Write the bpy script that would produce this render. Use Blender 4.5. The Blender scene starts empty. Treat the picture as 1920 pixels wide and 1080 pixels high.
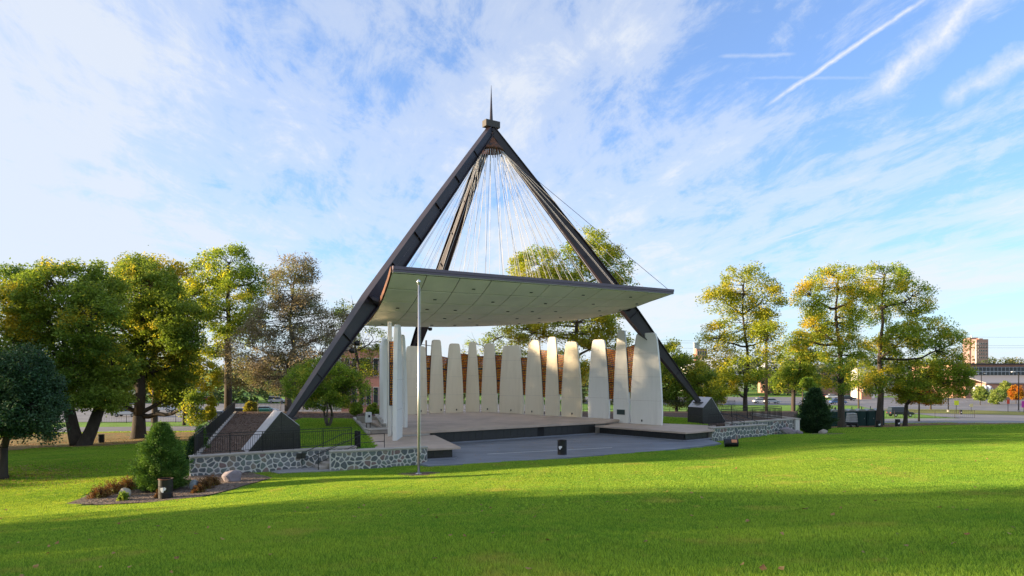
import bpy, math, random
import numpy as np
from mathutils import Vector, Matrix
R = math.radians
rng = np.random.default_rng(7)
random.seed(7)
sc = bpy.context.scene
CAM_H, FPX, CX, HY = 5.38, 1280.0, 960.0, 690.0
# ------------------------------------------------------------------ camera
cam = bpy.data.cameras.new("camera"); camo = bpy.data.objects.new("camera", cam)
sc.collection.objects.link(camo); sc.camera = camo
camo.location = (0, 0, CAM_H); camo.rotation_euler = (R(90), 0, 0)
cam.sensor_width = 36; cam.lens = 24; cam.shift_y = 150/1920; cam.clip_end = 6000; cam.clip_start = .1
# ------------------------------------------------------------------ light
SUN_EL, SUN_AZ = R(8.8), math.atan2(-.035, -.99)      # direction to the sun: low, from the west side, slightly behind the stage
sunv = Vector((math.cos(SUN_EL)*math.cos(SUN_AZ), math.cos(SUN_EL)*math.sin(SUN_AZ), math.sin(SUN_EL)))
sl = bpy.data.lights.new("sun", 'SUN'); slo = bpy.data.objects.new("sun", sl); sc.collection.objects.link(slo)
sl.energy = 4.0; sl.angle = R(.8); sl.color = (1.0, .77, .50)
slo.rotation_euler = sunv.to_track_quat('Z', 'Y').to_euler()
sc.view_settings.view_transform = 'Standard'; sc.view_settings.look = 'None'
sc.view_settings.gamma = 1; sc.view_settings.exposure = 1.88
sc.cycles.max_bounces = 6; sc.cycles.transparent_max_bounces = 6

world = bpy.data.worlds.new("World"); sc.world = world; world.use_nodes = True
wt = world.node_tree; wt.nodes.clear()
class NT:
    def __init__(s, t): s.t = t
    def n(s, ty, **k):
        nd = s.t.nodes.new(ty)
        for a, v in k.items():
            if a == 'i':
                for kk, vv in v.items():
                    if isinstance(vv, bpy.types.NodeSocket): s.t.links.new(vv, nd.inputs[kk])
                    else: nd.inputs[kk].default_value = vv
            else: setattr(nd, a, v)
        return nd
    def m(s, op, a, b=None, c=None, clamp=False):
        nd = s.t.nodes.new('ShaderNodeMath'); nd.operation = op; nd.use_clamp = clamp
        for i, v in enumerate((a, b, c)):
            if v is None: continue
            if isinstance(v, bpy.types.NodeSocket): s.t.links.new(v, nd.inputs[i])
            else: nd.inputs[i].default_value = v
        return nd.outputs[0]
    def vm(s, op, a, b=None):
        nd = s.t.nodes.new('ShaderNodeVectorMath'); nd.operation = op
        for i, v in enumerate((a, b)):
            if v is None: continue
            if isinstance(v, bpy.types.NodeSocket): s.t.links.new(v, nd.inputs[i])
            else: nd.inputs[i].default_value = v
        return nd
    def ramp(s, f, stops, interp='LINEAR'):
        nd = s.t.nodes.new('ShaderNodeValToRGB'); s.t.links.new(f, nd.inputs[0])
        cr = nd.color_ramp; cr.interpolation = interp
        while len(cr.elements) < len(stops): cr.elements.new(.5)
        for e, (p, c) in zip(cr.elements, stops):
            e.position = p; e.color = (c if isinstance(c, tuple) else (c, c, c)) + (1,)
        return nd.outputs[0]
    def mix(s, f, a, b, bt='MIX'):
        nd = s.t.nodes.new('ShaderNodeMix'); nd.data_type = 'RGBA'; nd.blend_type = bt
        for i, v in ((0, f), (6, a), (7, b)):
            if isinstance(v, bpy.types.NodeSocket): s.t.links.new(v, nd.inputs[i])
            else: nd.inputs[i].default_value = v if i == 0 else tuple(v)[:3] + (1,)
        return nd.outputs[2]
    def noise(s, v, scale, det=4, rough=.55, dist=0.0):
        nd = s.n('ShaderNodeTexNoise', i={'Scale': scale, 'Detail': det, 'Roughness': rough, 'Distortion': dist})
        if v is not None: s.t.links.new(v, nd.inputs['Vector'])
        return nd.outputs[0]
w = NT(wt)
skyn = w.n('ShaderNodeTexSky', sky_type='NISHITA', sun_disc=False)
skyn.sun_elevation = SUN_EL; skyn.sun_rotation = math.pi/2 - SUN_AZ
skyn.altitude = 200; skyn.air_density = 1.0; skyn.dust_density = .3; skyn.ozone_density = 2.5
tc = w.n('ShaderNodeTexCoord'); dirv = tc.outputs['Generated']
sep = w.n('ShaderNodeSeparateXYZ', i={0: dirv})
dx, dy, dz = sep.outputs
zz = w.m('ADD', w.m('MAXIMUM', dz, 0.0), .10)
pxn = w.m('DIVIDE', dx, zz); pyn = w.m('DIVIDE', dy, zz)
comb = w.n('ShaderNodeCombineXYZ', i={0: pxn, 1: w.m('MULTIPLY', pyn, .45), 2: 0.0}).outputs[0]
comb2 = w.n('ShaderNodeCombineXYZ', i={0: w.m('ADD', pxn, w.m('MULTIPLY', pyn, .35)), 1: w.m('MULTIPLY', pyn, .26), 2: 3.0}).outputs[0]
n1 = w.noise(comb, 1.2, 10, .62, .5)
n2 = w.noise(comb2, 2.4, 9, .64, .35)
n3 = w.noise(comb, .42, 3, .5, .2); n4 = w.noise(comb, 4.5, 9, .72, .5)
dens0 = w.m('MULTIPLY', w.m('SUBTRACT', n4, .5), .42)
dens = w.m('ADD', w.m('ADD', w.m('MULTIPLY', n1, .55), w.m('MULTIPLY', n2, .45)), w.m('MULTIPLY', w.m('SUBTRACT', n3, .5), .75))
dens = w.m('ADD', w.m('ADD', dens, dens0), w.m('MULTIPLY', pxn, -.024))          # cirrus thickens towards the sun
cmask = w.ramp(dens, [(.35, 0.06), (.47, .55), (.60, .95)], 'EASE')
# contrails: bands along great circles between two directions of the sky
def contrail(p0, p1, width, strength):
    d0 = Vector(((p0[0]-CX)/FPX, 1, (HY-p0[1])/FPX)).normalized(); d1 = Vector(((p1[0]-CX)/FPX, 1, (HY-p1[1])/FPX)).normalized()
    n = d0.cross(d1).normalized(); t = n.cross(d0).normalized(); L = d0.angle(d1)
    dist = w.m('ABSOLUTE', w.vm('DOT_PRODUCT', dirv, tuple(n)).outputs['Value'])
    wob = w.m('MULTIPLY', w.m('SUBTRACT', w.noise(dirv, 26, 4, .7), .5), width*1.6)
    a = w.m('SUBTRACT', 1.0, w.m('DIVIDE', w.m('ABSOLUTE', w.m('ADD', w.vm('DOT_PRODUCT', dirv, tuple(n)).outputs['Value'], wob)), width), clamp=True)
    al = w.vm('DOT_PRODUCT', dirv, tuple(t)).outputs['Value']
    fr = w.vm('DOT_PRODUCT', dirv, tuple(d0)).outputs['Value']
    ang = w.m('DIVIDE', w.m('ARCTAN2', al, fr), L)
    e0 = w.m('MULTIPLY', ang, 7.0, clamp=True); e1 = w.m('MULTIPLY', w.m('SUBTRACT', 1.0, ang), 7.0, clamp=True)
    brk = w.m('ADD', -.05, w.m('MULTIPLY', w.noise(dirv, 22, 6, .75), 1.3))
    return w.m('MULTIPLY', w.m('MULTIPLY', w.m('MULTIPLY', w.m('SMOOTH_MIN', a, 1.0, .1), strength), w.m('MULTIPLY', e0, e1)), brk)
tot = cmask
for c in [((1420, 210), (1760, -20), .0042, 1.6), ((1285, 500), (1560, 420), .0022, 1.1), ((-40, 136), (395, 120), .0035, 1.0),
          ((1630, 190), (1880, -50), .024, 1.5), ((1760, 200), (2010, 50), .020, 1.3), ((1340, 106), (1500, 101), .004, .6),
          ((300, 250), (600, 345), .010, .4), ((-60, 160), (560, 330), .018, .5), ((1150, 385), (1260, 310), .0035, .4),
          ((1380, 145), (1700, 147), .0035, .45), ((1270, 415), (1600, 420), .005, .3)]:
    tot = w.m('MAXIMUM', tot, contrail(*c))
skyc = w.mix(1.0, skyn.outputs[0], (.52, .77, 1.14), 'MULTIPLY')
skyc = w.mix(.10, skyc, (3.4, 4.2, 5.0))
cloudc = w.mix(w.m('MULTIPLY', w.m('SUBTRACT', .6, pxn), .35, clamp=True), (2.62, 2.74, 2.92), (2.42, 2.55, 2.74))
hz = w.m('POWER', w.m('SUBTRACT', 1.0, w.m('MAXIMUM', dz, 0.0), clamp=True), 9.0)
skyc = w.mix(w.m('MULTIPLY', hz, .85, clamp=True), skyc, (2.45, 2.75, 3.2))
skyc = w.mix(w.m('MULTIPLY', tot, .90, clamp=True), skyc, cloudc)
bg = w.n('ShaderNodeBackground', i={'Color': skyc, 'Strength': .092})
wo = w.n('ShaderNodeOutputWorld', i={'Surface': bg.outputs[0]})

# ------------------------------------------------------------------ helpers
COL = sc.collection
AX, AY = (.8483, .5295), (-.5295, .8483)
OX, OY = 2.64, 46.84
def W(a, D, z=0.0): return Vector((OX + a*AX[0] + D*AY[0], OY + a*AX[1] + D*AY[1], z))
def aD(x, y): return ((x-OX)*AX[0]+(y-OY)*AX[1], (x-OX)*AY[0]+(y-OY)*AY[1])
def ray(px, py, Y): return Vector(((px-CX)/FPX*Y, Y, CAM_H-(py-HY)/FPX*Y))
def atz(px, py, z):
    Y = (CAM_H-z)*FPX/(py-HY); return ray(px, py, Y)
TH = math.atan2(AX[1], AX[0])

def mat(name, col, rough=.8, var=.12, nscale=3.0, bump=.0, bscale=30.0, metal=0.0, col2=None, c2scale=1.5, c2lo=.45, c2hi=.6, spec=.4, stretch=None, coord='Object', trans=0.0):
    m = bpy.data.materials.new(name); m.use_nodes = True; t = NT(m.node_tree); t.t.nodes.clear()
    co = t.n('ShaderNodeTexCoord').outputs[coord]
    if stretch: co = t.n('ShaderNodeMapping', i={0: co, 3: stretch}).outputs[0]
    nz = t.noise(co, nscale, 6, .65)
    v = t.m('ADD', 1.0, t.m('MULTIPLY', t.m('SUBTRACT', nz, .5), var*4))
    base = col
    if col2:
        f = t.ramp(t.noise(co, c2scale, 5, .6), [(c2lo, 0.0), (c2hi, 1.0)])
        base = t.mix(f, col, col2)
    c = t.mix(1.0, base, (1, 1, 1), 'MULTIPLY')
    cc = t.vm('SCALE', c); t.t.links.new(v, cc.inputs['Scale'])
    b = t.n('ShaderNodeBsdfPrincipled', i={'Base Color': cc.outputs[0], 'Roughness': rough, 'Metallic': metal, 'Specular IOR Level': spec})
    if bump:
        bn = t.n('ShaderNodeBump', i={'Strength': bump, 'Distance': .05, 'Height': t.noise(co, bscale, 6, .7)})
        t.t.links.new(bn.outputs[0], b.inputs['Normal'])
    sh = b.outputs[0]
    if trans:
        tr = t.n('ShaderNodeBsdfTranslucent', i={'Color': cc.outputs[0]})
        sh = t.n('ShaderNodeMixShader', i={0: trans, 1: sh, 2: tr.outputs[0]}).outputs[0]
    t.n('ShaderNodeOutputMaterial', i={0: sh})
    return m
def leafmat(name, c1, c2, c3=None, s=.35, amt3=.5, trans=.45):
    """two leaf colours drifting through the crown, every leaf slightly different"""
    m = bpy.data.materials.new(name); m.use_nodes = True; t = NT(m.node_tree); t.t.nodes.clear()
    co = t.n('ShaderNodeTexCoord').outputs['Object']; g = t.n('ShaderNodeNewGeometry')
    rnd = g.outputs['Random Per Island']
    f = t.m('ADD', t.ramp(t.noise(co, s, 4, .6), [(.38, 0.0), (.62, 1.0)]), t.m('MULTIPLY', t.m('SUBTRACT', rnd, .5), .4), clamp=True)
    c = t.mix(f, c1, c2)
    if c3:
        f3 = t.ramp(t.m('ADD', t.noise(co, s*1.7, 3, .6), t.m('MULTIPLY', rnd, .12)), [(.50+.2*(1-amt3), 0.0), (.60+.2*(1-amt3), 1.0)])
        c = t.mix(f3, c, c3)
    cc = t.vm('SCALE', c); t.t.links.new(t.m('ADD', .7, t.m('MULTIPLY', rnd, .6)), cc.inputs['Scale'])
    d = t.n('ShaderNodeBsdfPrincipled', i={'Base Color': cc.outputs[0], 'Roughness': .6, 'Specular IOR Level': .25})
    tr = t.n('ShaderNodeBsdfTranslucent', i={'Color': t.mix(1.0, cc.outputs[0], (1.25, 1.2, .7), 'MULTIPLY')})
    sh = t.n('ShaderNodeMixShader', i={0: trans, 1: d.outputs[0], 2: tr.outputs[0]})
    t.n('ShaderNodeOutputMaterial', i={0: sh.outputs[0]})
    return m

class MB:
    """collects geometry for ONE mesh object, in world coordinates"""
    def __init__(s): s.v = []; s.f = []
    def add(s, vs, fs):
        o = len(s.v); s.v += [tuple(p) for p in vs]; s.f += [tuple(i+o for i in f) for f in fs]; return s
    def box(s, c, size, rot=0.0, tilt=None):
        sx, sy, sz = size[0]/2, size[1]/2, size[2]/2
        cr, sr = math.cos(rot), math.sin(rot); vs = []
        for z in (-sz, sz):
            for x, y in ((-sx, -sy), (sx, -sy), (sx, sy), (-sx, sy)):
                vs.append((c[0]+x*cr-y*sr, c[1]+x*sr+y*cr, c[2]+z))
        return s.add(vs, [(0, 3, 2, 1), (4, 5, 6, 7), (0, 1, 5, 4), (1, 2, 6, 5), (2, 3, 7, 6), (3, 0, 4, 7)])
    def prism(s, poly, z0, z1):
        """poly: counter-clockwise list of (x, y)"""
        n = len(poly); vs = [(p[0], p[1], z0) for p in poly]+[(p[0], p[1], z1) for p in poly]
        return s.add(vs, [tuple(range(n-1, -1, -1)), tuple(range(n, 2*n))]+[(i, (i+1) % n, n+(i+1) % n, n+i) for i in range(n)])
    def tube(s, pts, rad, n=6, caps=True):
        pts = [Vector(p) for p in pts]; rad = rad if isinstance(rad, (list, tuple)) else [rad]*len(pts)
        up = Vector((0, 0, 1)); vs = []; fs = []; d0 = (pts[-1]-pts[0]).normalized()
        ref = Vector((1, 0, 0)) if abs(d0.z) > .9 else up
        for i, p in enumerate(pts):
            d = (pts[min(i+1, len(pts)-1)]-pts[max(i-1, 0)]).normalized()
            x = d.cross(ref).normalized(); y = d.cross(x).normalized()
            for k in range(n):
                a = 2*math.pi*k/n; vs.append(p+(x*math.cos(a)+y*math.sin(a))*rad[i])
        for i in range(len(pts)-1):
            for k in range(n): fs.append((i*n+k, i*n+(k+1) % n, (i+1)*n+(k+1) % n, (i+1)*n+k))
        if caps: fs += [tuple(range(n-1, -1, -1)), tuple(range((len(pts)-1)*n, len(pts)*n))]
        return s.add(vs, fs)
    def bar(s, p0, p1, wd, ht, up=(0, 0, 1)):
        p0, p1 = Vector(p0), Vector(p1); d = (p1-p0).normalized(); up = Vector(up)
        x = d.cross(up).normalized() if abs(d.dot(up)) < .99 else Vector((1, 0, 0)); y = x.cross(d).normalized(); vs = []
        for p in (p0, p1):
            for a, b in ((-1, -1), (1, -1), (1, 1), (-1, 1)): vs.append(p+x*a*wd/2+y*b*ht/2)
        return s.add(vs, [(0, 3, 2, 1), (4, 5, 6, 7), (0, 1, 5, 4), (1, 2, 6, 5), (2, 3, 7, 6), (3, 0, 4, 7)])
    def lathe(s, c, prof, n=20, axis='Z', caps=True):
        vs = []; fs = []
        for r, h in prof:
            for k in range(n):
                a = 2*math.pi*k/n
                if axis == 'Z': vs.append((c[0]+r*math.cos(a), c[1]+r*math.sin(a), c[2]+h))
                else: vs.append((c[0]+h, c[1]+r*math.cos(a), c[2]+r*math.sin(a)))
        for i in range(len(prof)-1):
            for k in range(n): fs.append((i*n+k, i*n+(k+1) % n, (i+1)*n+(k+1) % n, (i+1)*n+k))
        if caps: fs += [tuple(range(n-1, -1, -1)), tuple(range((len(prof)-1)*n, len(prof)*n))]
        return s.add(vs, fs)
    def build(s, name, m, parent=None, smooth=False, bevel=0.0, org=None, label=None, kind=None):
        me = bpy.data.meshes.new(name)
        if org is None: org = parent.matrix_basis.translation if parent is not None else Vector((0, 0, 0))
        if parent is not None and parent.get('_org') is not None: org = Vector(parent['_org'])
        me.from_pydata([(p[0]-org[0], p[1]-org[1], p[2]-org[2]) for p in s.v], [], s.f)
        me.materials.append(m); me.validate()
        if smooth: me.polygons.foreach_set('use_smooth', [True]*len(me.polygons))
        o = bpy.data.objects.new(name, me); COL.objects.link(o)
        if parent is not None: o.parent = parent; o['_org'] = tuple(org)
        else: o.location = org; o['_org'] = tuple(org)
        if bevel:
            b = o.modifiers.new('bevel', 'BEVEL'); b.width = bevel; b.segments = 2; b.limit_method = 'ANGLE'; b.angle_limit = R(40)
        if label: o['label'] = label
        if kind: o['kind'] = kind
        return o
def tag(o, label=None, cat=None, group=None, kind=None):
    for k, v in (('label', label), ('category', cat), ('group', group), ('kind', kind)):
        if v: o[k] = v
    return o
def thing(name, label, cat, loc=(0, 0, 0), rz=0.0, group=None):
    o = bpy.data.objects.new(name, None); COL.objects.link(o); o.empty_display_size = .3
    o.location = loc; o.rotation_euler = (0, 0, rz); o['_org'] = (0.0, 0.0, 0.0) if rz else tuple(loc)
    return tag(o, label, cat, group)
def local(name, label, cat, loc, rz=0.0, group=None):
    """a thing whose parts are written in its own frame"""
    o = thing(name, label, cat, loc, rz, group); o['_org'] = (0.0, 0.0, 0.0); return o
def copy_tree(o, loc, rz, label, group=None):
    c = o.copy(); COL.objects.link(c); c.location = loc; c.rotation_euler = (0, 0, rz); c['label'] = label
    if group: c['group'] = group
    for ch in o.children:
        d = ch.copy(); COL.objects.link(d); d.parent = c
        for g in ch.children:
            e = g.copy(); COL.objects.link(e); e.parent = d
    return c
def fastmesh(name, verts, faces, m, parent=None, kind=None, loc=(0, 0, 0)):
    """numpy quads or triangles -> mesh object"""
    me = bpy.data.meshes.new(name); nv, nf, k = len(verts), len(faces), faces.shape[1]
    me.vertices.add(nv); me.vertices.foreach_set('co', np.ascontiguousarray(verts, dtype=np.float32).ravel())
    me.loops.add(nf*k); me.loops.foreach_set('vertex_index', np.ascontiguousarray(faces, dtype=np.int32).ravel())
    me.polygons.add(nf); me.polygons.foreach_set('loop_start', np.arange(0, nf*k, k, dtype=np.int32))
    me.polygons.foreach_set('loop_total', np.full(nf, k, dtype=np.int32))
    me.materials.append(m); me.update(calc_edges=True)
    o = bpy.data.objects.new(name, me); COL.objects.link(o); o.location = loc
    if parent is not None: o.parent = parent
    if kind: o['kind'] = kind
    return o
def inpoly(x, y, poly):
    x = np.asarray(x); y = np.asarray(y); ins = np.zeros(x.shape, bool); n = len(poly); j = n-1
    for i in range(n):
        xi, yi = poly[i][0], poly[i][1]; xj, yj = poly[j][0], poly[j][1]
        c = ((yi > y) != (yj > y)) & (x < (xj-xi)*(y-yi)/(yj-yi+1e-12)+xi); ins ^= c; j = i
    return ins
def ccw(poly):
    a = sum(poly[i][0]*poly[(i+1) % len(poly)][1]-poly[(i+1) % len(poly)][0]*poly[i][1] for i in range(len(poly)))
    return poly if a > 0 else poly[::-1]

# ------------------------------------------------------------------ terrain
CP = [(-30, -25, 4.2), (0, -25, 5.0), (30, -25, 5.2), (-25, 0, 2.9), (0, 0, 3.75), (25, 0, 3.9), (60, 0, 3.4), (-60, 0, 1.8),
      (-12, 8, 2.35), (0, 8, 2.98), (12, 8, 3.15), (-16, 15, 1.15), (0, 14, 2.28), (16, 15, 2.5), (35, 15, 2.6), (-12, 21, .75), (0, 21, 1.45), (13, 21, 1.75),
      (-14.6, 29, -.2), (-7, 29, .42), (0, 29, .62), (10, 29, 1.05), (25, 29, 1.5), (45, 29, 1.3), (-26.9, 35.8, -.5), (-16.5, 35, -.22), (-9.8, 36.8, -.22), (-4.8, 34.5, .0), (-4.5, 37, -.04),
      (3.9, 41, -.02), (9.7, 44.2, -.02), (15, 46.2, .0), (0, 37, .12), (9, 38, .42), (20, 40, .75), (20.2, 54.0, -.05), (25.2, 59.8, -.42), (27.5, 62, -.58), (34, 55, .1), (45, 52, .45), (44, 70, -.8),
      (41.6, 86, -2.1), (49, 86, -1.9), (58, 75, -.9), (75, 72, -.9), (60, 100, -2.5), (90, 90, -2.4), (-8, 45, -.5), (5, 50, -.5), (0, 65, -.6), (-20, 60, -.9), (20, 68, -.9),
      (-27, 36, -.4), (-40, 40, -.9), (-42.7, 71, -2.4), (-36, 55, -1.4), (-60, 60, -2.3), (-41, 77, -2.5), (-45, 90, -2.8), (-20, 92, -2.8), (0, 95, -2.6), (25, 95, -2.6),
      (-60, 130, -3.4), (0, 130, -3.4), (50, 130, -3.8), (93, 142, -4.2), (130, 110, -3.6), (-120, 120, -3.4), (-100, 60, -3), (-100, 0, 0), (110, 20, 1.5), (110, 60, -.8),
      (0, 200, -4.3), (100, 200, -4.6), (200, 200, -5), (-100, 200, -4), (-200, 200, -4), (-220, 0, -2), (220, 0, -1), (0, 320, -5), (200, 330, -5), (-200, 320, -5), (-200, 100, -3.5), (220, 100, -3.5)]
CP = np.array(CP, float); SCL = 50.0
def _tps(r2): return np.where(r2 > 0, r2*np.log(r2+1e-12), 0)
_P = CP[:, :2]/SCL; _K = _tps(((_P[:, None]-_P[None])**2).sum(-1)) + np.eye(len(_P))*2e-4
_L = np.zeros((len(_P)+3,)*2); _L[:len(_P), :len(_P)] = _K; _L[:len(_P), -3:] = np.c_[np.ones(len(_P)), _P]; _L[-3:, :len(_P)] = _L[:len(_P), -3:].T
_S = np.linalg.solve(_L, np.r_[CP[:, 2], 0, 0, 0])
def ground(x, y):
    x = np.asarray(x, float); y = np.asarray(y, float); sh = x.shape; p = np.stack([x.ravel(), y.ravel()], 1)/SCL
    r = np.empty(len(p))
    for i in range(0, len(p), 20000):
        q = p[i:i+20000]; r[i:i+20000] = _tps(((q[:, None]-_P[None])**2).sum(-1)) @ _S[:-3] + _S[-3] + q @ _S[-2:]
    d = np.hypot(p[:, 0]*SCL, p[:, 1]*SCL-60); f = np.clip((d-170)/120, 0, 1); f = f*f*(3-2*f)
    z = r*(1-f) + (-5.0)*f
    z += .03*np.sin(p[:, 0]*SCL*.55+.7*np.sin(p[:, 1]*SCL*.3))*np.sin(p[:, 1]*SCL*.42)*(1-f)*np.clip((p[:, 1]*SCL-3)/10, 0, 1)
    return z.reshape(sh)
def gz(x, y): return float(ground(np.array([x]), np.array([y]))[0])

grass_c1, grass_c2 = (.030, .125, .006), (.085, .21, .010)
def grassmat(name, c1, c2, toned=(.14, .16, .02), bump=.5, dry=True, blade=False):
    m = bpy.data.materials.new(name); m.use_nodes = True; t = NT(m.node_tree); t.t.nodes.clear()
    tcn = t.n('ShaderNodeTexCoord'); g = t.n('ShaderNodeNewGeometry'); co = g.outputs['Position']
    f = t.m('ADD', t.m('MULTIPLY', t.noise(co, .18, 4, .6), .8), t.m('MULTIPLY', t.noise(co, 2.2, 5, .7), .6))
    if blade: f = t.m('ADD', f, t.m('MULTIPLY', t.m('SUBTRACT', g.outputs['Random Per Island'], .5), .5))
    else: f = t.m('ADD', f, t.m('MULTIPLY', t.m('SUBTRACT', t.noise(co, 28, 3, .8), .5), .7))
    c = t.mix(t.ramp(f, [(.52, 0.0), (.88, 1.0)]), c1, c2)
    if dry:
        fd = t.m('MAXIMUM', t.ramp(t.noise(co, .42, 6, .72), [(.55, 0.0), (.72, .65)]), t.ramp(t.noise(co, 1.9, 4, .7), [(.62, 0.0), (.72, .6)]))
        c = t.mix(fd, c, toned)  # dry grass colour mixed in by noise patches
    if blade:
        sc_ = t.vm('SCALE', c); t.t.links.new(t.m('ADD', .45, t.m('MULTIPLY', g.outputs['Random Per Island'], 1.1)), sc_.inputs['Scale']); c = sc_.outputs[0]
    d = t.n('ShaderNodeBsdfPrincipled', i={'Base Color': c, 'Roughness': .6 if blade else .9, 'Specular IOR Level': .25})
    if not blade:
        bn = t.n('ShaderNodeBump', i={'Strength': bump, 'Distance': .06, 'Height': t.noise(co, 30, 5, .8)}); t.t.links.new(bn.outputs[0], d.inputs['Normal'])
        sh = d.outputs[0]
    else:
        tr = t.n('ShaderNodeBsdfTranslucent', i={'Color': t.mix(1.0, c, (1.5, 1.12, .5), 'MULTIPLY')})
        sh = t.n('ShaderNodeMixShader', i={0: .45, 1: d.outputs[0], 2: tr.outputs[0]}).outputs[0]
    t.n('ShaderNodeOutputMaterial', i={0: sh}); return m
M = {}
M['lawn'] = grassmat('lawn_grass', (.10, .23, .024), (.21, .34, .04))
M['blade'] = grassmat('grass_blade', (.12, .31, .033), (.30, .46, .055), toned=(.48, .42, .12), blade=True)
M['concrete'] = mat('pale_concrete', (.42, .38, .33), .85, .10, 2.0, .25, 40, col2=(.30, .27, .235), c2scale=.8, c2lo=.45, c2hi=.75)
M['stagec'] = mat('stage_concrete', (.50, .39, .305), .7, .12, 1.2, .15, 30, col2=(.36, .28, .22), c2scale=.35, c2lo=.4, c2hi=.7)
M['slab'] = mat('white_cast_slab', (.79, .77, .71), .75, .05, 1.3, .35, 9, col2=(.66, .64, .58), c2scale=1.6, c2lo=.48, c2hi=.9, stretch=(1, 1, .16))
M['slabwarm'] = mat('bounce_lit_slab', (.74, .655, .48), .75, .05, 1.3, .35, 9, col2=(.60, .52, .37), c2scale=1.6, c2lo=.45, c2hi=.9, stretch=(1, 1, .16))  # same cast slab with warm bounced light under the roof put into its colour
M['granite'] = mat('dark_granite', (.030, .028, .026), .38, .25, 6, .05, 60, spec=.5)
M['granite_top'] = mat('pale_granite', (.50, .48, .50), .45, .10, 5, .05, 60, spec=.5)  # paler granite for the sloping faces of the piers
M['steel'] = mat('dark_painted_steel', (.017, .012, .018), .42, .12, 1.5, .05, 20, spec=.5, col2=(.024, .017, .023), c2scale=.7)
M['bronze'] = mat('bronze_fascia', (.115, .085, .12), .42, .08, 1.0, spec=.5)
M['rust'] = mat('rusty_steel', (.16, .065, .035), .8, .3, 4, .3, 20, col2=(.06, .04, .035), c2scale=3)
M['black'] = mat('black_paint', (.012, .012, .013), .45, .1, 3)
M['blackfence'] = mat('black_railing', (.014, .014, .015), .45, .1, 3)
M['soffit'] = mat('soffit_plaster', (.86, .80, .66), .9, .04, .7, .25, 24, col2=(.74, .69, .57), c2scale=.5, c2lo=.35, c2hi=.75)
M['dark'] = mat('dark_gap', (.02, .02, .02), .9)
M['asphalt'] = mat('black_coating', (.16, .175, .205), .6, .18, 1.5, .15, 50, col2=(.22, .235, .27), c2scale=.7, c2lo=.4, c2hi=.75, stretch=(.35, 1, 1))
M['road'] = mat('asphalt_road', (.17, .17, .18), .9, .10, .4, .1, 30, col2=(.22, .215, .215), c2scale=.15)
M['mortar'] = mat('white_mortar', (.62, .60, .56), .9, .08, 6, .4, 40)
M['stone'] = [mat('grey_stone', (.19, .20, .20), .8, .25, 5, .4, 20), mat('dark_stone', (.115, .13, .135), .8, .25, 5, .4, 20), mat('rose_stone', (.22, .155, .145), .8, .2, 5, .4, 20),
              mat('tan_stone', (.24, .21, .17), .8, .2, 5, .4, 20), mat('green_stone', (.155, .19, .17), .8, .25, 5, .4, 20)]
M['mulch'] = mat('bark_mulch', (.085, .050, .034), .95, .6, 7, 1.0, 26, col2=(.15, .10, .07), c2scale=9)
M['mulch2'] = mat('pale_wood_mulch', (.19, .145, .11), .95, .5, 9, 1.0, 30, col2=(.12, .085, .065), c2scale=3)
M['litter'] = mat('leaf_litter_soil', (.30, .17, .05), .95, .6, 5, .8, 20, col2=(.16, .17, .04), c2scale=.8, c2lo=.4, c2hi=.65)
M['bark'] = mat('bark', (.060, .048, .038), .95, .35, 4, .9, 14, stretch=(1, 1, .25))
M['bark2'] = mat('grey_bark', (.13, .11, .09), .95, .3, 4, .8, 14, stretch=(1, 1, .25))
M['alu'] = mat('brushed_aluminium', (.62, .62, .63), .35, .04, 3, metal=.85)
M['white'] = mat('white_paint', (.78, .78, .76), .5, .03, 3)
M['brick'] = mat('red_brick', (.40, .20, .165), .9, .12, 1.2, .2, 20)
M['brick2'] = mat('pink_brick', (.42, .235, .175), .9, .08, .5)
M['glass'] = mat('window_glass', (.025, .035, .045), .12, .1, .5, spec=.45)
M['redground'] = mat('red_mulch', (.36, .085, .065), .95, .25, 2.0, .4, 10)

# lawn sheet with spacing that grows with distance, out to the horizon
def axis(lo, hi, c, near, step, grow):
    r = [c]; s = step
    while r[-1] < hi: s = step if abs(r[-1]-c) < near else s*grow; r.append(r[-1]+s)
    l = [c]; s = step
    while l[-1] > lo: s = step if abs(l[-1]-c) < near else s*grow; l.append(l[-1]-s)
    return np.array(sorted(set(l+r)))
gx = axis(-2500, 2500, 0, 62, .8, 1.12); gy = axis(-300, 4200, 40, 50, .8, 1.12)
GX, GY = np.meshgrid(gx, gy); GZ = ground(GX, GY)
nx, ny = len(gx), len(gy); idx = np.arange(nx*ny).reshape(ny, nx)
fq = np.stack([idx[:-1, :-1], idx[:-1, 1:], idx[1:, 1:], idx[1:, :-1]], -1).reshape(-1, 4)
ln = fastmesh('lawn', np.stack([GX, GY, GZ], -1).reshape(-1, 3), fq, M['lawn'], kind='structure')
ln.data.polygons.foreach_set('use_smooth', [True]*len(ln.data.polygons))

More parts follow.
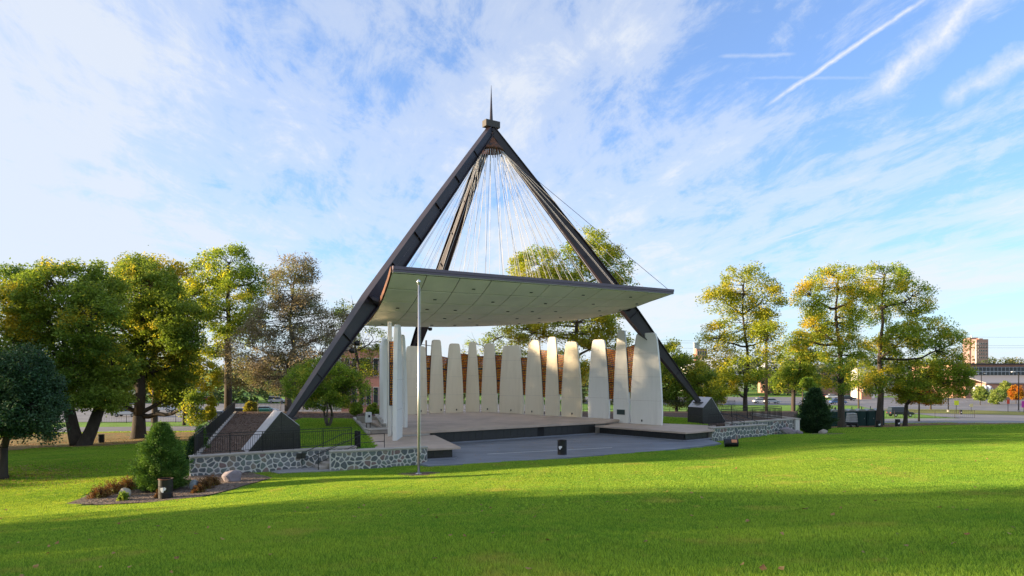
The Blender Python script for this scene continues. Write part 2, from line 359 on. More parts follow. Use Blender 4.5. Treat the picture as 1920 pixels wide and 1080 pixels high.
def drape(name, poly, m, off=.04, step=1.0, kind='structure', label=None, irregular=0.0):
    """a sheet that follows the ground inside a polygon"""
    poly = [(p[0], p[1]) for p in poly]
    if irregular:
        q = []
        for i in range(len(poly)):
            a, b = poly[i], poly[(i+1) % len(poly)]; L = math.dist(a, b); k = max(1, int(L/.7))
            for j in range(k):
                t = j/k; q.append((a[0]+(b[0]-a[0])*t+random.uniform(-1, 1)*irregular, a[1]+(b[1]-a[1])*t+random.uniform(-1, 1)*irregular))
        poly = q
    import bmesh
    bm = bmesh.new(); bm.faces.new([bm.verts.new((p[0], p[1], 0)) for p in ccw(poly)])
    xs = [p[0] for p in poly]; ys = [p[1] for p in poly]
    for ax, lo, hi in ((0, min(xs), max(xs)), (1, min(ys), max(ys))):
        v = lo+step
        while v < hi:
            co = [0, 0, 0]; no = [0, 0, 0]; co[ax] = v; no[ax] = 1
            bmesh.ops.bisect_plane(bm, geom=bm.verts[:]+bm.edges[:]+bm.faces[:], plane_co=co, plane_no=no); v += step
    vs = np.array([v.co[:] for v in bm.verts]); z = ground(vs[:, 0], vs[:, 1])+off
    for v, zz_ in zip(bm.verts, z): v.co.z = zz_
    bmesh.ops.recalc_face_normals(bm, faces=bm.faces[:])
    me = bpy.data.meshes.new(name); bm.to_mesh(me); bm.free(); me.materials.append(m)
    o = bpy.data.objects.new(name, me); COL.objects.link(o); o['kind'] = kind
    if label: o['label'] = label
    return o

# ---- far ground sheets
ROADL = [(-150, 88), (-60, 87.5), (-33, 88), (0, 90), (0, 95.5), (-33, 97), (-60, 97), (-150, 98)]
drape('road', ROADL, M['road'], .05, 6)
LOTL = [(-160, 108), (-64, 108), (-45, 109), (-20, 112), (10, 114), (10, 178), (-170, 178)]
drape('parking_lot', LOTL, M['road'], .05, 8)
ROADR = [(38, 97), (52, 95), (66, 88), (80, 84), (130, 84), (200, 90), (260, 230), (110, 238), (88, 170), (80, 122), (52, 112), (38, 108)]
drape('road', ROADR, M['road'], .05, 6)
drape('grass_island', [(83, 146), (108, 134), (120, 139), (122, 146), (104, 160), (88, 162)], grassmat('island_grass', (.16, .17, .03), (.22, .22, .05)), .10, 4)
drape('parking_lot', [(20, 184), (92, 180), (98, 205), (100, 238), (10, 238)], M['road'], .06, 8)
drape('running_track', [(-26, 82), (-12, 80), (14, 80), (29, 82), (30, 112), (-24, 112)], M['redground'], .35, 8)
drape('leaf_litter_ground', [(-62, 66), (-47, 62), (-30, 66), (-28, 78), (-32, 86), (-60, 86)], M['litter'], .045, 3, irregular=.5)
drape('leaf_litter_ground', [(33, 80), (40, 79), (52, 81), (66, 78), (70, 83), (60, 90), (50, 94), (36, 95)], mat('orange_leaf_ground', (.24, .12, .035), .95, .5, 6, .8, 20, col2=(.12, .11, .03), c2scale=1.2), .05, 3, irregular=.4)

# ------------------------------------------------------------------ trees
def rand_dirs(n):
    v = rng.normal(size=(n, 3)); return v/np.linalg.norm(v, axis=1, keepdims=True)
def leaf_quads(cent, size, aspect=.55, upbias=.35, jitter=.35):
    """leaf-sized diamond faces around given centres"""
    n = len(cent); nrm = rand_dirs(n); nrm[:, 2] = np.abs(nrm[:, 2])+upbias; nrm /= np.linalg.norm(nrm, axis=1, keepdims=True)
    t = rand_dirs(n); u = np.cross(nrm, t); u /= np.linalg.norm(u, axis=1, keepdims=True)+1e-9; v = np.cross(nrm, u)
    s = size*(1+jitter*rng.uniform(-1, 1, n))[:, None]
    drp = nrm*s*.18
    V = np.stack([cent-u*s*.5, cent+v*s*aspect*.5-drp, cent+u*s*.5-drp*.4, cent-v*s*aspect*.5-drp], 1).reshape(-1, 3)
    F = np.arange(4*n).reshape(n, 4); return V, F
def limb(mb, p0, p1, r0, r1, seg=5, wob=.12, n=6, sag=0.0):
    p0, p1 = Vector(p0), Vector(p1); L = (p1-p0).length; pts = []; rad = []
    off = Vector((0, 0, 0))
    for i in range(seg+1):
        t = i/seg
        if 0 < i < seg: off = off*.5+Vector((random.uniform(-1, 1), random.uniform(-1, 1), random.uniform(-.6, .6)))*L*wob*.5
        e = off if 0 < i < seg else Vector((0, 0, 0))
        # branches leave flat and turn upward
        pts.append(p0.lerp(p1, t)+e+Vector((0, 0, -math.sin(t*math.pi)*sag*L))); rad.append(r0+(r1-r0)*t)
    mb.tube(pts, rad, n); return pts
def tree(label, cat, X, Y, lobes, leafm, trunk_r=.35, leaf=.30, rc=1.0, dens=1.0, lpc=90, barkm=None, fork=.45, name='tree', group=None, gz0=None, trunks=1, twig=5, flat=.62, bare=0.0, crown_r=None, shell=.45, hang=0.0):
    """lobes: (px, py, rx, ry) ellipses of the crown as seen at distance Y; each gets its own depth"""
    z0 = gz(X, Y) if gz0 is None else gz0
    t = thing(name, label, cat, (X, Y, z0), group=group)
    mpp = Y/FPX; cs = []; lob3 = []
    allr = max(l[2] for l in lobes)*mpp
    for i, (px, py, rx, ry) in enumerate(lobes):
        dep = random.uniform(-.55, .55)*allr if i else 0.0
        dep = dep if len(lobes) > 2 else 0
        k = (Y+dep)/Y
        c = Vector(((px-CX)*mpp*k, Y+dep, CAM_H-(py-HY)*mpp*k)); rX, rZ = rx*mpp, ry*mpp; rY = (rX+rZ)/2*1.0
        lob3.append((c, rX, rY, rZ))
        n = max(4, int(dens*4.6*((rX*rY*rZ)**(1/3)/rc)**2.15))
        d = rand_dirs(n); rr = rng.uniform(shell, 1.0, n)**.6
        p = d*rr[:, None]*np.array([max(rX-rc*.6, .3*rX), max(rY-rc*.6, .3*rY), max(rZ-rc*.45, .3*rZ)])+np.array(c[:])
        cs.append((p, i))
    # wood
    mb = MB(); base = Vector((X, Y, z0-.15)); top = max(lob3, key=lambda l: l[0].z)[0]
    zc = min(l[0].z-l[3] for l in lob3); zt = top.z
    fz = max(z0+.8, zc+(zt-zc)*(fork-.35))
    cx = sum(l[0].x*l[1] for l in lob3)/sum(l[1] for l in lob3); cy = Y
    heads = []
    for k in range(trunks):
        off = Vector((0, 0, 0)) if trunks == 1 else Vector((math.cos(k*2.4)*trunk_r*.9, math.sin(k*2.4)*trunk_r*.9, 0))
        b = base+off; lean = Vector(((cx-X)*.08, (cy-Y)*.3, 0)) if trunks == 1 else Vector((off.x*3.2+(cx-X)*.2, off.y*3, 0))
        f = Vector((X, Y, fz))+lean+off
        mb.tube([b+Vector((0, 0, 0)), b+Vector((0, 0, .35)), b.lerp(f, .4), f], [trunk_r*1.45, trunk_r*1.08, trunk_r*.92, trunk_r*.78], 10)
        heads.append(f)
    lead = []
    for f in heads:
        tip = Vector((top.x*.7+f.x*.3, top.y, zt+lob3[0][3]*.2)) if trunks == 1 else f.lerp(lob3[0][0], .8)
        lead.append(limb(mb, f, tip, trunk_r*.74, trunk_r*.12, 7, .05, 7))
    lpts = [p for l in lead for p in l[:-1]]+heads
    for (p, i) in cs:
        c, rX, rY, rZ = lob3[i]
        st = min(lpts, key=lambda q: (q-c).length*1.0+max(0, q.z-c.z+rZ*.2)*2.5)
        r0 = trunk_r*(.42 if len(lobes) > 3 else .3)
        main = limb(mb, st, c+Vector((0, 0, rZ*.1)), r0, r0*.35, 6, .10, 6, sag=.05)
        sel = p[rng.permutation(len(p))[:max(twig, int(len(p)*.33))]]
        for q in sel:
            q = Vector(q); s2 = min(main[2:], key=lambda a: (a-q).length+max(0, a.z-q.z)*1.2)
            limb(mb, s2, q, r0*.30, .018, 4, .14, 4)
            if bare:
                for _ in range(int(5*bare)):
                    e = q+Vector(rand_dirs(1)[0])*rc*1.3+Vector((0, 0, rc*.4)); limb(mb, s2.lerp(q, random.uniform(.4, 1)), e, .03, .008, 3, .12, 3)
    tr = mb.build('trunk', barkm or M['bark'], t, smooth=True)
    # leaves
    P = np.concatenate([p for p, i in cs]); n = len(P)
    rad = rc*rng.uniform(.65, 1.25, n)
    keep = rng.uniform(size=n) > bare*.55
    P, rad = P[keep], rad[keep]; n = len(P)
    k = rng.poisson(lpc*1.05, n).clip(8); ids = np.repeat(np.arange(n), k); m_ = len(ids)
    d = rand_dirs(m_); r = rng.uniform(0, 1, m_)**.42
    L = P[ids]+d*(r*rad[ids])[:, None]*np.array([1, 1, flat])
    if hang: L[:, 2] -= hang*rng.uniform(0, 1, m_)**2
    stray = rng.uniform(size=m_) < .05; L[stray] += rng.normal(size=(stray.sum(), 3))*rc*.28
    V, F = leaf_quads(L, leaf)
    cr = fastmesh('crown', V-np.array([X, Y, z0]), F, leafm, t)
    return t
LM = {}
LM['maple'] = leafmat('maple_leaves', (0.143, 0.240, 0.039), (0.260, 0.338, 0.047), (0.598, 0.494, 0.052), .16, .36)
LM['elm'] = leafmat('elm_leaves', (0.143, 0.247, 0.039), (0.338, 0.416, 0.052), (0.624, 0.572, 0.065), .2, .45)
LM['brown'] = leafmat('brown_leaves', (.24, .22, .15), (.36, .29, .20), (.22, .25, .11), .25, .6, .35)
LM['ever'] = leafmat('dark_leaves', (.028, .075, .030), (.055, .11, .045), None, .5, trans=.15)
LM['yellow'] = leafmat('yellow_leaves', (0.454, 0.393, 0.030), (0.272, 0.302, 0.030), (0.635, 0.484, 0.030), .3, .5)
LM['locust'] = leafmat('locust_leaves', (.22, .33, .04), (.46, .46, .05), (.62, .51, .05), .22, .4, .5)
LM['locustg'] = leafmat('green_locust_leaves', (0.169, 0.299, 0.052), (0.390, 0.455, 0.052), (0.750, 0.585, 0.065), .2, .55, .5)
LM['shrub'] = leafmat('shrub_leaves', (0.182, 0.291, 0.036), (0.309, 0.419, 0.055), (0.546, 0.510, 0.073), .5, .4)
LM['orange'] = leafmat('orange_leaves', (0.455, 0.260, 0.026), (0.546, 0.169, 0.026), (0.390, 0.364, 0.039), .5, .3)
LM['young'] = leafmat('young_leaves', (0.220, 0.321, 0.085), (0.372, 0.423, 0.101), None, .4)
LM['barb'] = leafmat('barberry_leaves', (0.168, 0.105, 0.028), (0.224, 0.077, 0.028), (0.168, 0.168, 0.042), .9, .5, .3)
LM['juni'] = leafmat('juniper_leaves', (.06, .14, .025), (.13, .23, .04), None, 1.2, trans=.2)
LM['conif'] = leafmat('conifer_leaves', (0.019, 0.055, 0.022), (0.044, 0.094, 0.031), None, 1.0, trans=.1)

def TX(px, Y): return (px-CX)/FPX*Y
tree('low dark evergreen tree with a dense rounded crown standing on the lawn edge', 'tree', TX(4, 36), 36,
     [(20, 735, 95, 78), (60, 770, 62, 55), (-30, 760, 90, 80), (40, 700, 70, 62), (85, 750, 36, 48), (95, 800, 22, 30)], LM['ever'], .26, .13, .50, 1.25, 110, fork=.35, flat=.8)
tree('broad old maple with twin dark trunks and a full green crown', 'tree', TX(148, 66), 66,
     [(110, 560, 92, 82), (40, 575, 62, 62), (170, 600, 70, 78), (100, 660, 100, 62), (30, 660, 60, 70), (190, 540, 50, 60), (210, 690, 60, 55), (140, 700, 60, 50), (170, 745, 46, 30), (80, 735, 56, 36), (205, 752, 44, 30), (20, 520, 40, 36)],
     LM['maple'], .62, .26, 1.05, 1.25, 125, fork=.42, trunks=2)
tree('broad old maple with one thick trunk standing before the parked cars', 'tree', TX(260, 76), 76,
     [(270, 560, 78, 84), (225, 620, 62, 80), (325, 590, 55, 70), (290, 670, 72, 70), (230, 700, 48, 40), (340, 690, 36, 55), (320, 740, 40, 34), (262, 505, 46, 36), (200, 670, 40, 50), (362, 765, 26, 36), (212, 745, 40, 34), (345, 640, 40, 40)],
     LM['maple'], .80, .27, 1.1, 1.25, 125, fork=.42)
tree('pale yellow green tree rising behind the old maples', 'tree', TX(290, 98), 98,
     [(280, 520, 60, 50), (330, 530, 50, 48), (232, 520, 36, 40), (310, 600, 60, 60)], LM['yellow'], .4, .34, 1.3, 1.0, 80)
tree('tall upright elm with an open green crown behind the terrace', 'tree', TX(428, 84), 84,
     [(430, 500, 62, 48), (390, 530, 42, 60), (480, 530, 42, 50), (430, 580, 66, 60), (400, 640, 52, 44), (470, 610, 44, 44), (362, 560, 34, 50)],
     LM['elm'], .50, .28, 1.1, .95, 80, fork=.5)
tree('half bare brownish tree with thin twigs at its top', 'tree', TX(540, 76), 76,
     [(545, 600, 92, 62), (480, 660, 66, 60), (600, 670, 62, 60), (545, 540, 58, 62), (540, 700, 86, 48), (460, 700, 50, 44), (640, 620, 40, 50), (570, 510, 36, 34)],
     LM['brown'], .42, .20, 1.0, 1.2, 100, fork=.5, barkm=M['bark2'], bare=.45, flat=.75)
tree('open branched tree with sparse light leaves behind the steel leg', 'tree', TX(675, 84), 84,
     [(660, 590, 44, 40), (700, 640, 44, 38), (640, 640, 40, 40), (665, 690, 50, 34), (700, 680, 34, 34)], LM['elm'], .32, .22, .9, .85, 55, bare=.7)
tree('bright yellow tree glowing between the two old maples and the elm', 'tree', TX(345, 100), 100,
     [(345, 680, 44, 40), (385, 705, 36, 34), (310, 720, 36, 30)], LM['yellow'], .22, .30, 1.0, 1.2, 80)
tree('small bright yellow sapling on the grass verge by the lot', 'tree', TX(395, 99), 99,
     [(395, 762, 13, 14), (392, 778, 15, 13), (398, 750, 8, 9)], LM['yellow'], .09, .26, .5, 1.6, 70, twig=3)
tree('multi stemmed small tree with yellow green leaves on the terrace lawn', 'tree', TX(615, 54.5), 54.5,
     [(612, 715, 66, 38), (565, 720, 42, 36), (655, 735, 48, 34), (600, 690, 46, 24), (640, 700, 40, 26), (610, 750, 62, 22), (570, 700, 34, 22)],
     LM['shrub'], .11, .14, .5, 1.05, 75, barkm=M['bark2'], gz0=.72, trunks=4, fork=.2)
tree('large golden tree standing behind the suspended roof', 'tree', TX(1075, 88), 88,
     [(1010, 500, 62, 44), (1105, 470, 58, 50), (1150, 500, 42, 44), (1060, 540, 80, 50), (1160, 560, 46, 46), (1080, 610, 90, 46), (985, 620, 50, 34), (1130, 640, 56, 40), (1060, 690, 60, 40), (975, 545, 34, 40)],
     LM['locust'], .50, .27, 1.15, 1.25, 90, barkm=M['bark2'])
tree('dark branched tree with thin foliage seen above the back row of slabs', 'tree', TX(905, 92), 92,
     [(905, 650, 40, 26), (945, 630, 44, 24), (880, 690, 44, 40), (960, 680, 52, 40), (990, 650, 30, 30)], LM['elm'], .28, .24, .9, .75, 55, bare=.6)
tree('dense green tree behind the lower end of the steel leg', 'tree', TX(1268, 84), 84,
     [(1260, 665, 30, 36), (1290, 700, 44, 42), (1245, 715, 40, 46), (1320, 720, 34, 34), (1270, 740, 50, 26)], LM['elm'], .24, .24, .85, 1.2, 90)
tree('small bright shrubby tree beside the granite pier behind the fence', 'tree', TX(1297, 78), 78,
     [(1297, 755, 12, 14), (1300, 768, 11, 10)], LM['shrub'], .06, .2, .45, 1.5, 60, twig=3)
tree('yellow leaved locust tree standing behind the terrace railing', 'tree', TX(1398, 75), 75,
     [(1395, 535, 56, 46), (1350, 560, 46, 34), (1435, 560, 42, 44), (1400, 610, 66, 48), (1350, 640, 42, 46), (1440, 640, 40, 46), (1390, 690, 60, 34), (1365, 720, 36, 26)],
     LM['locust'], .30, .22, .95, 1.05, 75, fork=.35)
tree('mid green tree growing in the gap behind the two locusts', 'tree', TX(1487, 106), 106,
     [(1490, 680, 44, 38), (1520, 650, 36, 36), (1470, 715, 34, 26), (1510, 715, 36, 26)], LM['elm'], .36, .30, 1.1, 1.1, 80)
tree('tall locust with green lower foliage in front of the portable toilets', 'tree', TX(1578, 80), 80,
     [(1570, 525, 58, 40), (1520, 560, 44, 44), (1610, 560, 40, 44), (1565, 600, 62, 42), (1580, 660, 58, 44), (1530, 620, 40, 36), (1570, 710, 38, 34), (1500, 640, 30, 30)],
     LM['locustg'], .42, .22, .95, 1.1, 78, fork=.4)
tree('tallest locust with a wide golden green crown and long level limbs', 'tree', TX(1648, 83), 83,
     [(1660, 520, 52, 36), (1710, 560, 48, 46), (1640, 575, 40, 44), (1740, 620, 62, 40), (1690, 640, 54, 40), (1785, 650, 40, 38), (1650, 660, 40, 40), (1640, 720, 30, 28)],
     LM['locustg'], .42, .23, .95, 1.1, 78, fork=.4)
tree('lower spreading locust with drooping yellow foliage over the path', 'tree', TX(1697, 84), 84,
     [(1720, 700, 62, 34), (1780, 700, 48, 40), (1670, 710, 46, 32), (1740, 735, 48, 24), (1800, 715, 26, 36), (1690, 740, 30, 22)],
     LM['locust'], .27, .22, .85, 1.15, 78, fork=.4)
tree('small orange tree standing by the gravel path', 'tree', TX(1723, 100), 100,
     [(1725, 740, 36, 18), (1745, 750, 30, 12), (1705, 748, 26, 12)], LM['orange'], .13, .24, .6, .9, 50)
for px, py, Y, r, lm, lab in [(1870, 742, 190, 15, 'young', 'thin pale sapling in front of the flat brick hall'), (1905, 735, 195, 14, 'orange', 'young orange tree at the far end of the brick hall'),
                        (1838, 738, 185, 15, 'young', 'slim green sapling before the round white tanks'), (1885, 725, 205, 11, 'young', 'feathery sapling close under the brick hall wall'), (1515, 718, 64, 14, 'shrub', 'light green bush leaning out behind the dark conifer'),
                        (1505, 695, 140, 30, 'elm', 'rounded tree seen over the conifer towards the lots'), (1340, 735, 95, 26, 'locustg', 'low leafy tree behind the railing and granite pier'), (700, 770, 70, 14, 'shrub', 'leafy bush beside the back fence next to the white slabs'),
                        (668, 765, 66, 12, 'shrub', 'bush behind the small multi stemmed tree'), (470, 765, 82, 14, 'yellow', 'yellow bush seen through the back railing'), (1610, 700, 150, 34, 'locust', 'golden tree far behind the portable toilets'),
                        (1745, 690, 160, 30, 'elm', 'green tree far behind the spreading locust')]:
    tree(lab, 'tree' if r > 12 else 'bush', TX(px, Y), Y, [(px, py, r, r*1.15), (px-r*.4, py+r*.5, r*.7, r*.6), (px+r*.45, py+r*.3, r*.6, r*.6)], LM[lm], max(.05, r*Y/1280*.05), .13+Y*.0012, max(.3, r*Y/1280*.32), .9, 60, twig=4)

def conifer(label, X, Y, z0, h, r, m, n, leaf, name='conifer', groundw=.75):
    t = thing(name, label, 'shrub', (X, Y, z0)); mb = MB(); mb.tube([(X, Y, z0-.1), (X, Y, z0+h*.85)], [.09*h/3, .02], 6); mb.build('trunk', M['bark'], t)
    zf = rng.uniform(0, 1, n)**1.25; prof = np.where(zf < .30, groundw+(1-groundw)*np.sin(zf/.30*np.pi/2), ((1-zf)/.70)**.72)
    # drooping sprays: each spray is a fan of short leaf faces
    a = rng.uniform(0, 2*np.pi, n); lump = 1+.17*np.sin(a*4+zf*19)+.15*np.sin(a*7-zf*27)+.1*np.sin(zf*40+a*2); rr = prof*r*(rng.uniform(.35, 1, n)**.4)*lump*rng.uniform(.86, 1.12, n)
    C = np.stack([rr*np.cos(a), rr*np.sin(a), .05+zf*h+rr*.18], 1)
    k = 9; ids = np.repeat(np.arange(n), k); out = np.stack([np.cos(a), np.sin(a), np.full(n, .45)], 1)[ids]
    L = C[ids]+out*rng.uniform(-.5, 1, (n*k, 1))*leaf*1.6+rng.normal(size=(n*k, 3))*leaf*.55
    nr = rand_dirs(n*k); u = out+rng.normal(size=(n*k, 3))*.45; u /= np.linalg.norm(u, axis=1, keepdims=True); v = np.cross(nr, u); v /= np.linalg.norm(v, axis=1, keepdims=True)
    s = leaf*rng.uniform(.7, 1.4, (n*k, 1)); V = np.stack([L-u*s*.6, L+v*s*.16, L+u*s*.6, L-v*s*.16], 1).reshape(-1, 3)
    fastmesh('crown', V, np.arange(4*n*k).reshape(-1, 4), m, t); return t
conifer('bushy bright green juniper shrub between the mulch bed and stone wall', TX(302, 31.5), 31.5, gz(TX(302, 31.5), 31.5), 3.0, 1.02, LM['juni'], 5200, .095)
conifer('dark cone shaped evergreen shrub at the end of the stone wall', TX(1528, 62), 62, gz(TX(1528, 62), 62), 3.9, 1.25, LM['conif'], 3600, .16, groundw=.6)
conifer('slim dark arborvitae behind the sloping terrace railing', TX(376, 40), 40, gz(TX(376, 40), 40), 2.2, .45, LM['juni'], 700, .09)
conifer('tiny arborvitae tip standing next to its slim twin', TX(364, 39), 39, gz(TX(364, 39), 39), 1.7, .5, LM['conif'], 500, .09)
def lowshrub(label, X, Y, r, h, m, n=2600, leaf=.06):
    z0 = gz(X, Y); t = thing('low_shrub', label, 'shrub', (X, Y, z0)); mb = MB()
    for _ in range(14):
        d = rand_dirs(1)[0]; mb.tube([(X, Y, z0-.03), (X+d[0]*r*.5, Y+d[1]*r*.5, z0+h*.5), (X+d[0]*r*.85, Y+d[1]*r*.85, z0+h*(.6+.35*abs(d[2])))], [.02, .014, .006], 4)
    mb.build('stem', M['bark'], t)
    d = rand_dirs(n); d[:, 2] = np.abs(d[:, 2]); rr = rng.uniform(.3, 1, n)**.5*(1+.25*np.sin(d[:, 0]*7+d[:, 1]*9))
    C = d*rr[:, None]*np.array([r, r, h]); V, F = leaf_quads(C, leaf); fastmesh('foliage', V, F, m, t); return t
for px, Y, r, h, lab, lm in [(186, 30, .42, .55, 'reddish barberry shrub at the tip of the mulch bed', 'barb'), (212, 31, .5, .6, 'brown barberry shrub between the mulch bed tip and the pale boulder', 'barb'), (238, 31.8, .45, .6, 'brownish barberry shrub just behind the pale boulder', 'barb'),
                         (231, 28.9, .22, .38, 'small green yellow tuft in front of the pale boulder', 'shrub'), (300, 29.3, .2, .4, 'little brown shrub half hidden behind the oil drum', 'barb'), (383, 31.5, .42, .5, 'golden brown shrub between the blue boulder and the big grey boulder', 'barb'),
                         (372, 30.4, .28, .35, 'low rounded shrub right of the blue boulder', 'barb'), (398, 32.5, .36, .45, 'brown shrub tucked behind the big grey boulder', 'barb'), (262, 32.5, .5, .55, 'brown barberry shrub against the juniper', 'barb')]:
    lowshrub(lab.replace('right of', 'beside'), TX(px, Y), Y, r, h, LM[lm])

# trees outside the frame, west of the lawn, whose shade falls over it
SH = tree('shade tree beyond the frame west of the lawn', 'tree', -60, 300, [(704, 705, 32, 28), (684, 712, 26, 24), (724, 712, 26, 24), (704, 694, 26, 24)], LM['maple'], .6, .6, 1.7, .85, 46, group='shade trees outside the view', gz0=-5.0)
SH2 = tree('thinly leaved shade tree beyond the frame west of the lawn', 'tree', -60, 300, [(704, 705, 32, 28), (684, 712, 26, 24), (724, 712, 26, 24), (704, 694, 26, 24)], LM['maple'], .6, .6, 1.7, .75, 17, group='shade trees outside the view', gz0=-5.0)
SH.location = (-64, -24, gz(-64, -24)-.2); SH2.location = (-46, 12.6, gz(-46, 12.6)-.2)
for i, (x, y, s) in enumerate([(-63, 12.8, 1.15), (-48, -5, 1.0), (-66, -7, 1.1), (-46, -22, 1.0), (-82, 8, 1.5), (-54, 46, 1.3), (-64, 55, 1.6), (-74, 46, 1.5), (-80, 52, 1.5), (-102, 54, 1.7), (-92, 29, .45), (-104, 25, .4)]):
    c = copy_tree(SH2 if i < 5 else SH, (x, y, gz(x, y)-.2), i*1.3, 'thinly leaved shade tree beyond the frame west of the lawn' if i < 5 else 'shade tree beyond the frame west of the lawn'); c.scale = (s, s, s)

# ------------------------------------------------------------------ terrace, stage and paving
def poly_slab(name, poly, z0, z1, m, parent=None, kind='structure', bevel=0.0):
    return MB().prism(ccw([(p[0], p[1]) for p in poly]), z0, z1).build(name, m, parent, kind=kind, bevel=bevel)
TER = [W(-22.3, .35), W(-8.9, .35), W(-8.9, 5.6), W(10.4, 5.6), W(10.4, .35), W(26.0, .1), (31, 74), (-29.8, 73.4)]
poly_slab('mulch_ground', TER, -3.0, .70, M['mulch'])
LAWN_L = [(-19.5, 63), (-14.7, 62.4), (-10.15, 47.7), (-9.95, 47.0), W(-12.7, -.25), W(-14.0, .36), W(-16.35, .36), W(-16.4, 3.4), (-17.0, 50)]
LAWN_R = [W(13.6, 5.2), W(16.2, .4), W(16.6, 3.2), (17.6, 61.5), (14.4, 65), (11.8, 64)]
M['terlawn'] = grassmat('terrace_grass', (.08, .22, .02), (.16, .31, .03))
poly_slab('terrace_lawn', LAWN_L, -.5, .735, M['terlawn']); poly_slab('terrace_lawn', LAWN_R, -.5, .735, M['terlawn'])
FORE = [(-5.15, 38.2), (-4.55, 37.35), (-1.0, 38.75), (3.9, 41.1), (9.7, 44.3), (12.6, 46.6), (14.9, 48.6), W(13.0, -2.0), W(11, 0), W(9, 6), W(-8, 6), W(-9.5, -1.7)]
poly_slab('path', [(-10.0, 47.6), (-14.4, 62.4), (-11.0, 62.4), (-9.0, 52), tuple(W(-8.9, 9.4)[:2]), tuple(W(-11.3, 9.9)[:2])], .3, .715, M['concrete'])
poly_slab('forecourt', FORE, -.9, .03, M['asphalt'])
# concrete seams and a repaired pale line on the black coating
MB().box((2.6, 44.2, .032), (9.0, .05, .004), .40).build('paint_line', M['white'], kind='structure')

stage = thing('stage', 'wide low concrete stage with dark panelled skirt under the suspended roof', 'stage', tuple(W(0, 5, 0)))
DECK = [(-8.8, 5.0), (9.0, 5.0), (11.6, 6.2), (10.2, 14), (8.6, 20.6), (6.8, 23.0), (-3.0, 23.0), (-6.6, 18.5), (-8.4, 9.6)]
MB().prism(ccw([W(*p)[:2] for p in DECK]), .84, 1.0).build('deck', M['stagec'], stage, bevel=.02)
MB().prism(ccw([W(a*.985, max(D, 5.35)+.02)[:2] for a, D in DECK]), .0, .838).build('plinth', M['concrete'], stage)
WL = [(-8.25, -2.5), (-6.4, 4.97), (-8.9, 4.97), (-8.9, 9.5), (-11.3, 10.0), (-10.9, 7.0), (-12.7, -.2), (-14.2, -.0), (-15.6, -1.2), (-10.5, -2.2)]
WR = [(9.9, -2.95), (13.2, -2.75), (16.4, -.05), (13.4, 5.3), (11.7, 9.0), (9.6, 9.0), (9.6, 4.97), (7.9, 4.97)]
for P_ in (WL, WR):
    MB().prism(ccw([W(*p)[:2] for p in P_]), .58, .71).build('wing_deck', M['stagec'], stage, bevel=.015)
def skirt(p0, p1, z0, z1, n, parent, m=None, name='skirt_panel', gap=.012, th=.05):
    p0, p1 = Vector(p0[:2]+(0,) if isinstance(p0, tuple) else (p0[0], p0[1], 0)), Vector((p1[0], p1[1], 0)); d = (p1-p0); L = d.length/n; d.normalize()
    rot = math.atan2(d.y, d.x)
    for i in range(n):
        c = p0+d*(L*(i+.5)); MB().box((c.x, c.y, (z0+z1)/2), (L-gap, th+random.uniform(0, .008), z1-z0-.01), rot).build(name, m or M['granite'], parent)
def seg(P, Q, z0, z1, m, name, parent, th=.25, bevel=0.0):
    P, Q = Vector((P[0], P[1], 0)), Vector((Q[0], Q[1], 0)); d = Q-P; c = (P+Q)/2
    return MB().box((c.x, c.y, (z0+z1)/2), (d.length, th, z1-z0), math.atan2(d.y, d.x)).build(name, m, parent, bevel=bevel)
skirt(W(-6.55, 5.32), W(2.5, 5.32), .03, .84, 15, stage); skirt(W(3.12, 5.32), W(8.2, 5.32), .03, .84, 9, stage)
seg(W(2.5, 5.335), W(3.12, 5.335), .03, .84, M['dark'], 'opening_shade', stage, .05)  # flat dark panel in the skirt line stands for shade inside the opening
skirt(W(8.35, 4.9), W(10.2, -2.55), .03, .58, 11, stage); skirt(W(10.25, -2.55), W(12.95, -2.3), .03, .58, 4, stage)
skirt(W(-10.35, -1.85), W(-8.65, -2.1), .03, .58, 3, stage); skirt(W(-8.6, -2.05), W(-6.8, 4.9), .03, .58, 10, stage)
for P_, Q_ in ((W(-6.8, 5.15), W(8.1, 5.15)), (W(8.15, 4.9), W(10.05, -2.8)), (W(10.05, -2.8), W(13.0, -2.5)), (W(-10.5, -2.1), W(-8.45, -2.35))):
    seg(P_, Q_, .0, .11, M['asphalt'], 'kerb', stage, .26, .03)
seg(W(-8.8, 5.08), W(-6.75, 5.08), .71, .84, M['concrete'], 'riser', stage, .12)
# blocks and low walls beside the white slabs
b = thing('concrete_step', 'low warm lit concrete step block beside the sunlit white slab', 'step', tuple(W(-10.1, 8.2, .7)))
MB().box((-9.55, 49.0, .845), (1.7, 1.5, .27), TH).build('block', M['concrete'], b, bevel=.03)
MB().box((-9.55, 49.0, 1.012), (1.8, 1.6, .06), TH).build('cap', M['concrete'], b, bevel=.015)
b = thing('concrete_kerb', 'low concrete kerb edging the terrace lawn beside the utility box', 'kerb', (-10.0, 47.7, .7))
MB().bar((-10.0, 47.7, .79), (-14.4, 62.4, .79), .26, .24).build('kerb_stone', M['concrete'], b, bevel=.02)
b = thing('planter_wall', 'grey concrete planter wall behind the utility box and white slabs', 'wall', tuple(W(-8.2, 13, .7)))
MB().bar((-9.4, 50.2, .95), (-12.0, 60.5, .95), .25, .55).build('wall', M['concrete'], b, bevel=.02)
MB().bar((-9.4, 50.1, 1.26), (-12.0, 60.5, 1.26), .34, .07).build('coping', M['concrete'], b)
MB().bar((-11.0, 57.2, .98), (-13.2, 58.2, .98), .2, .6).build('wall', M['concrete'], b)

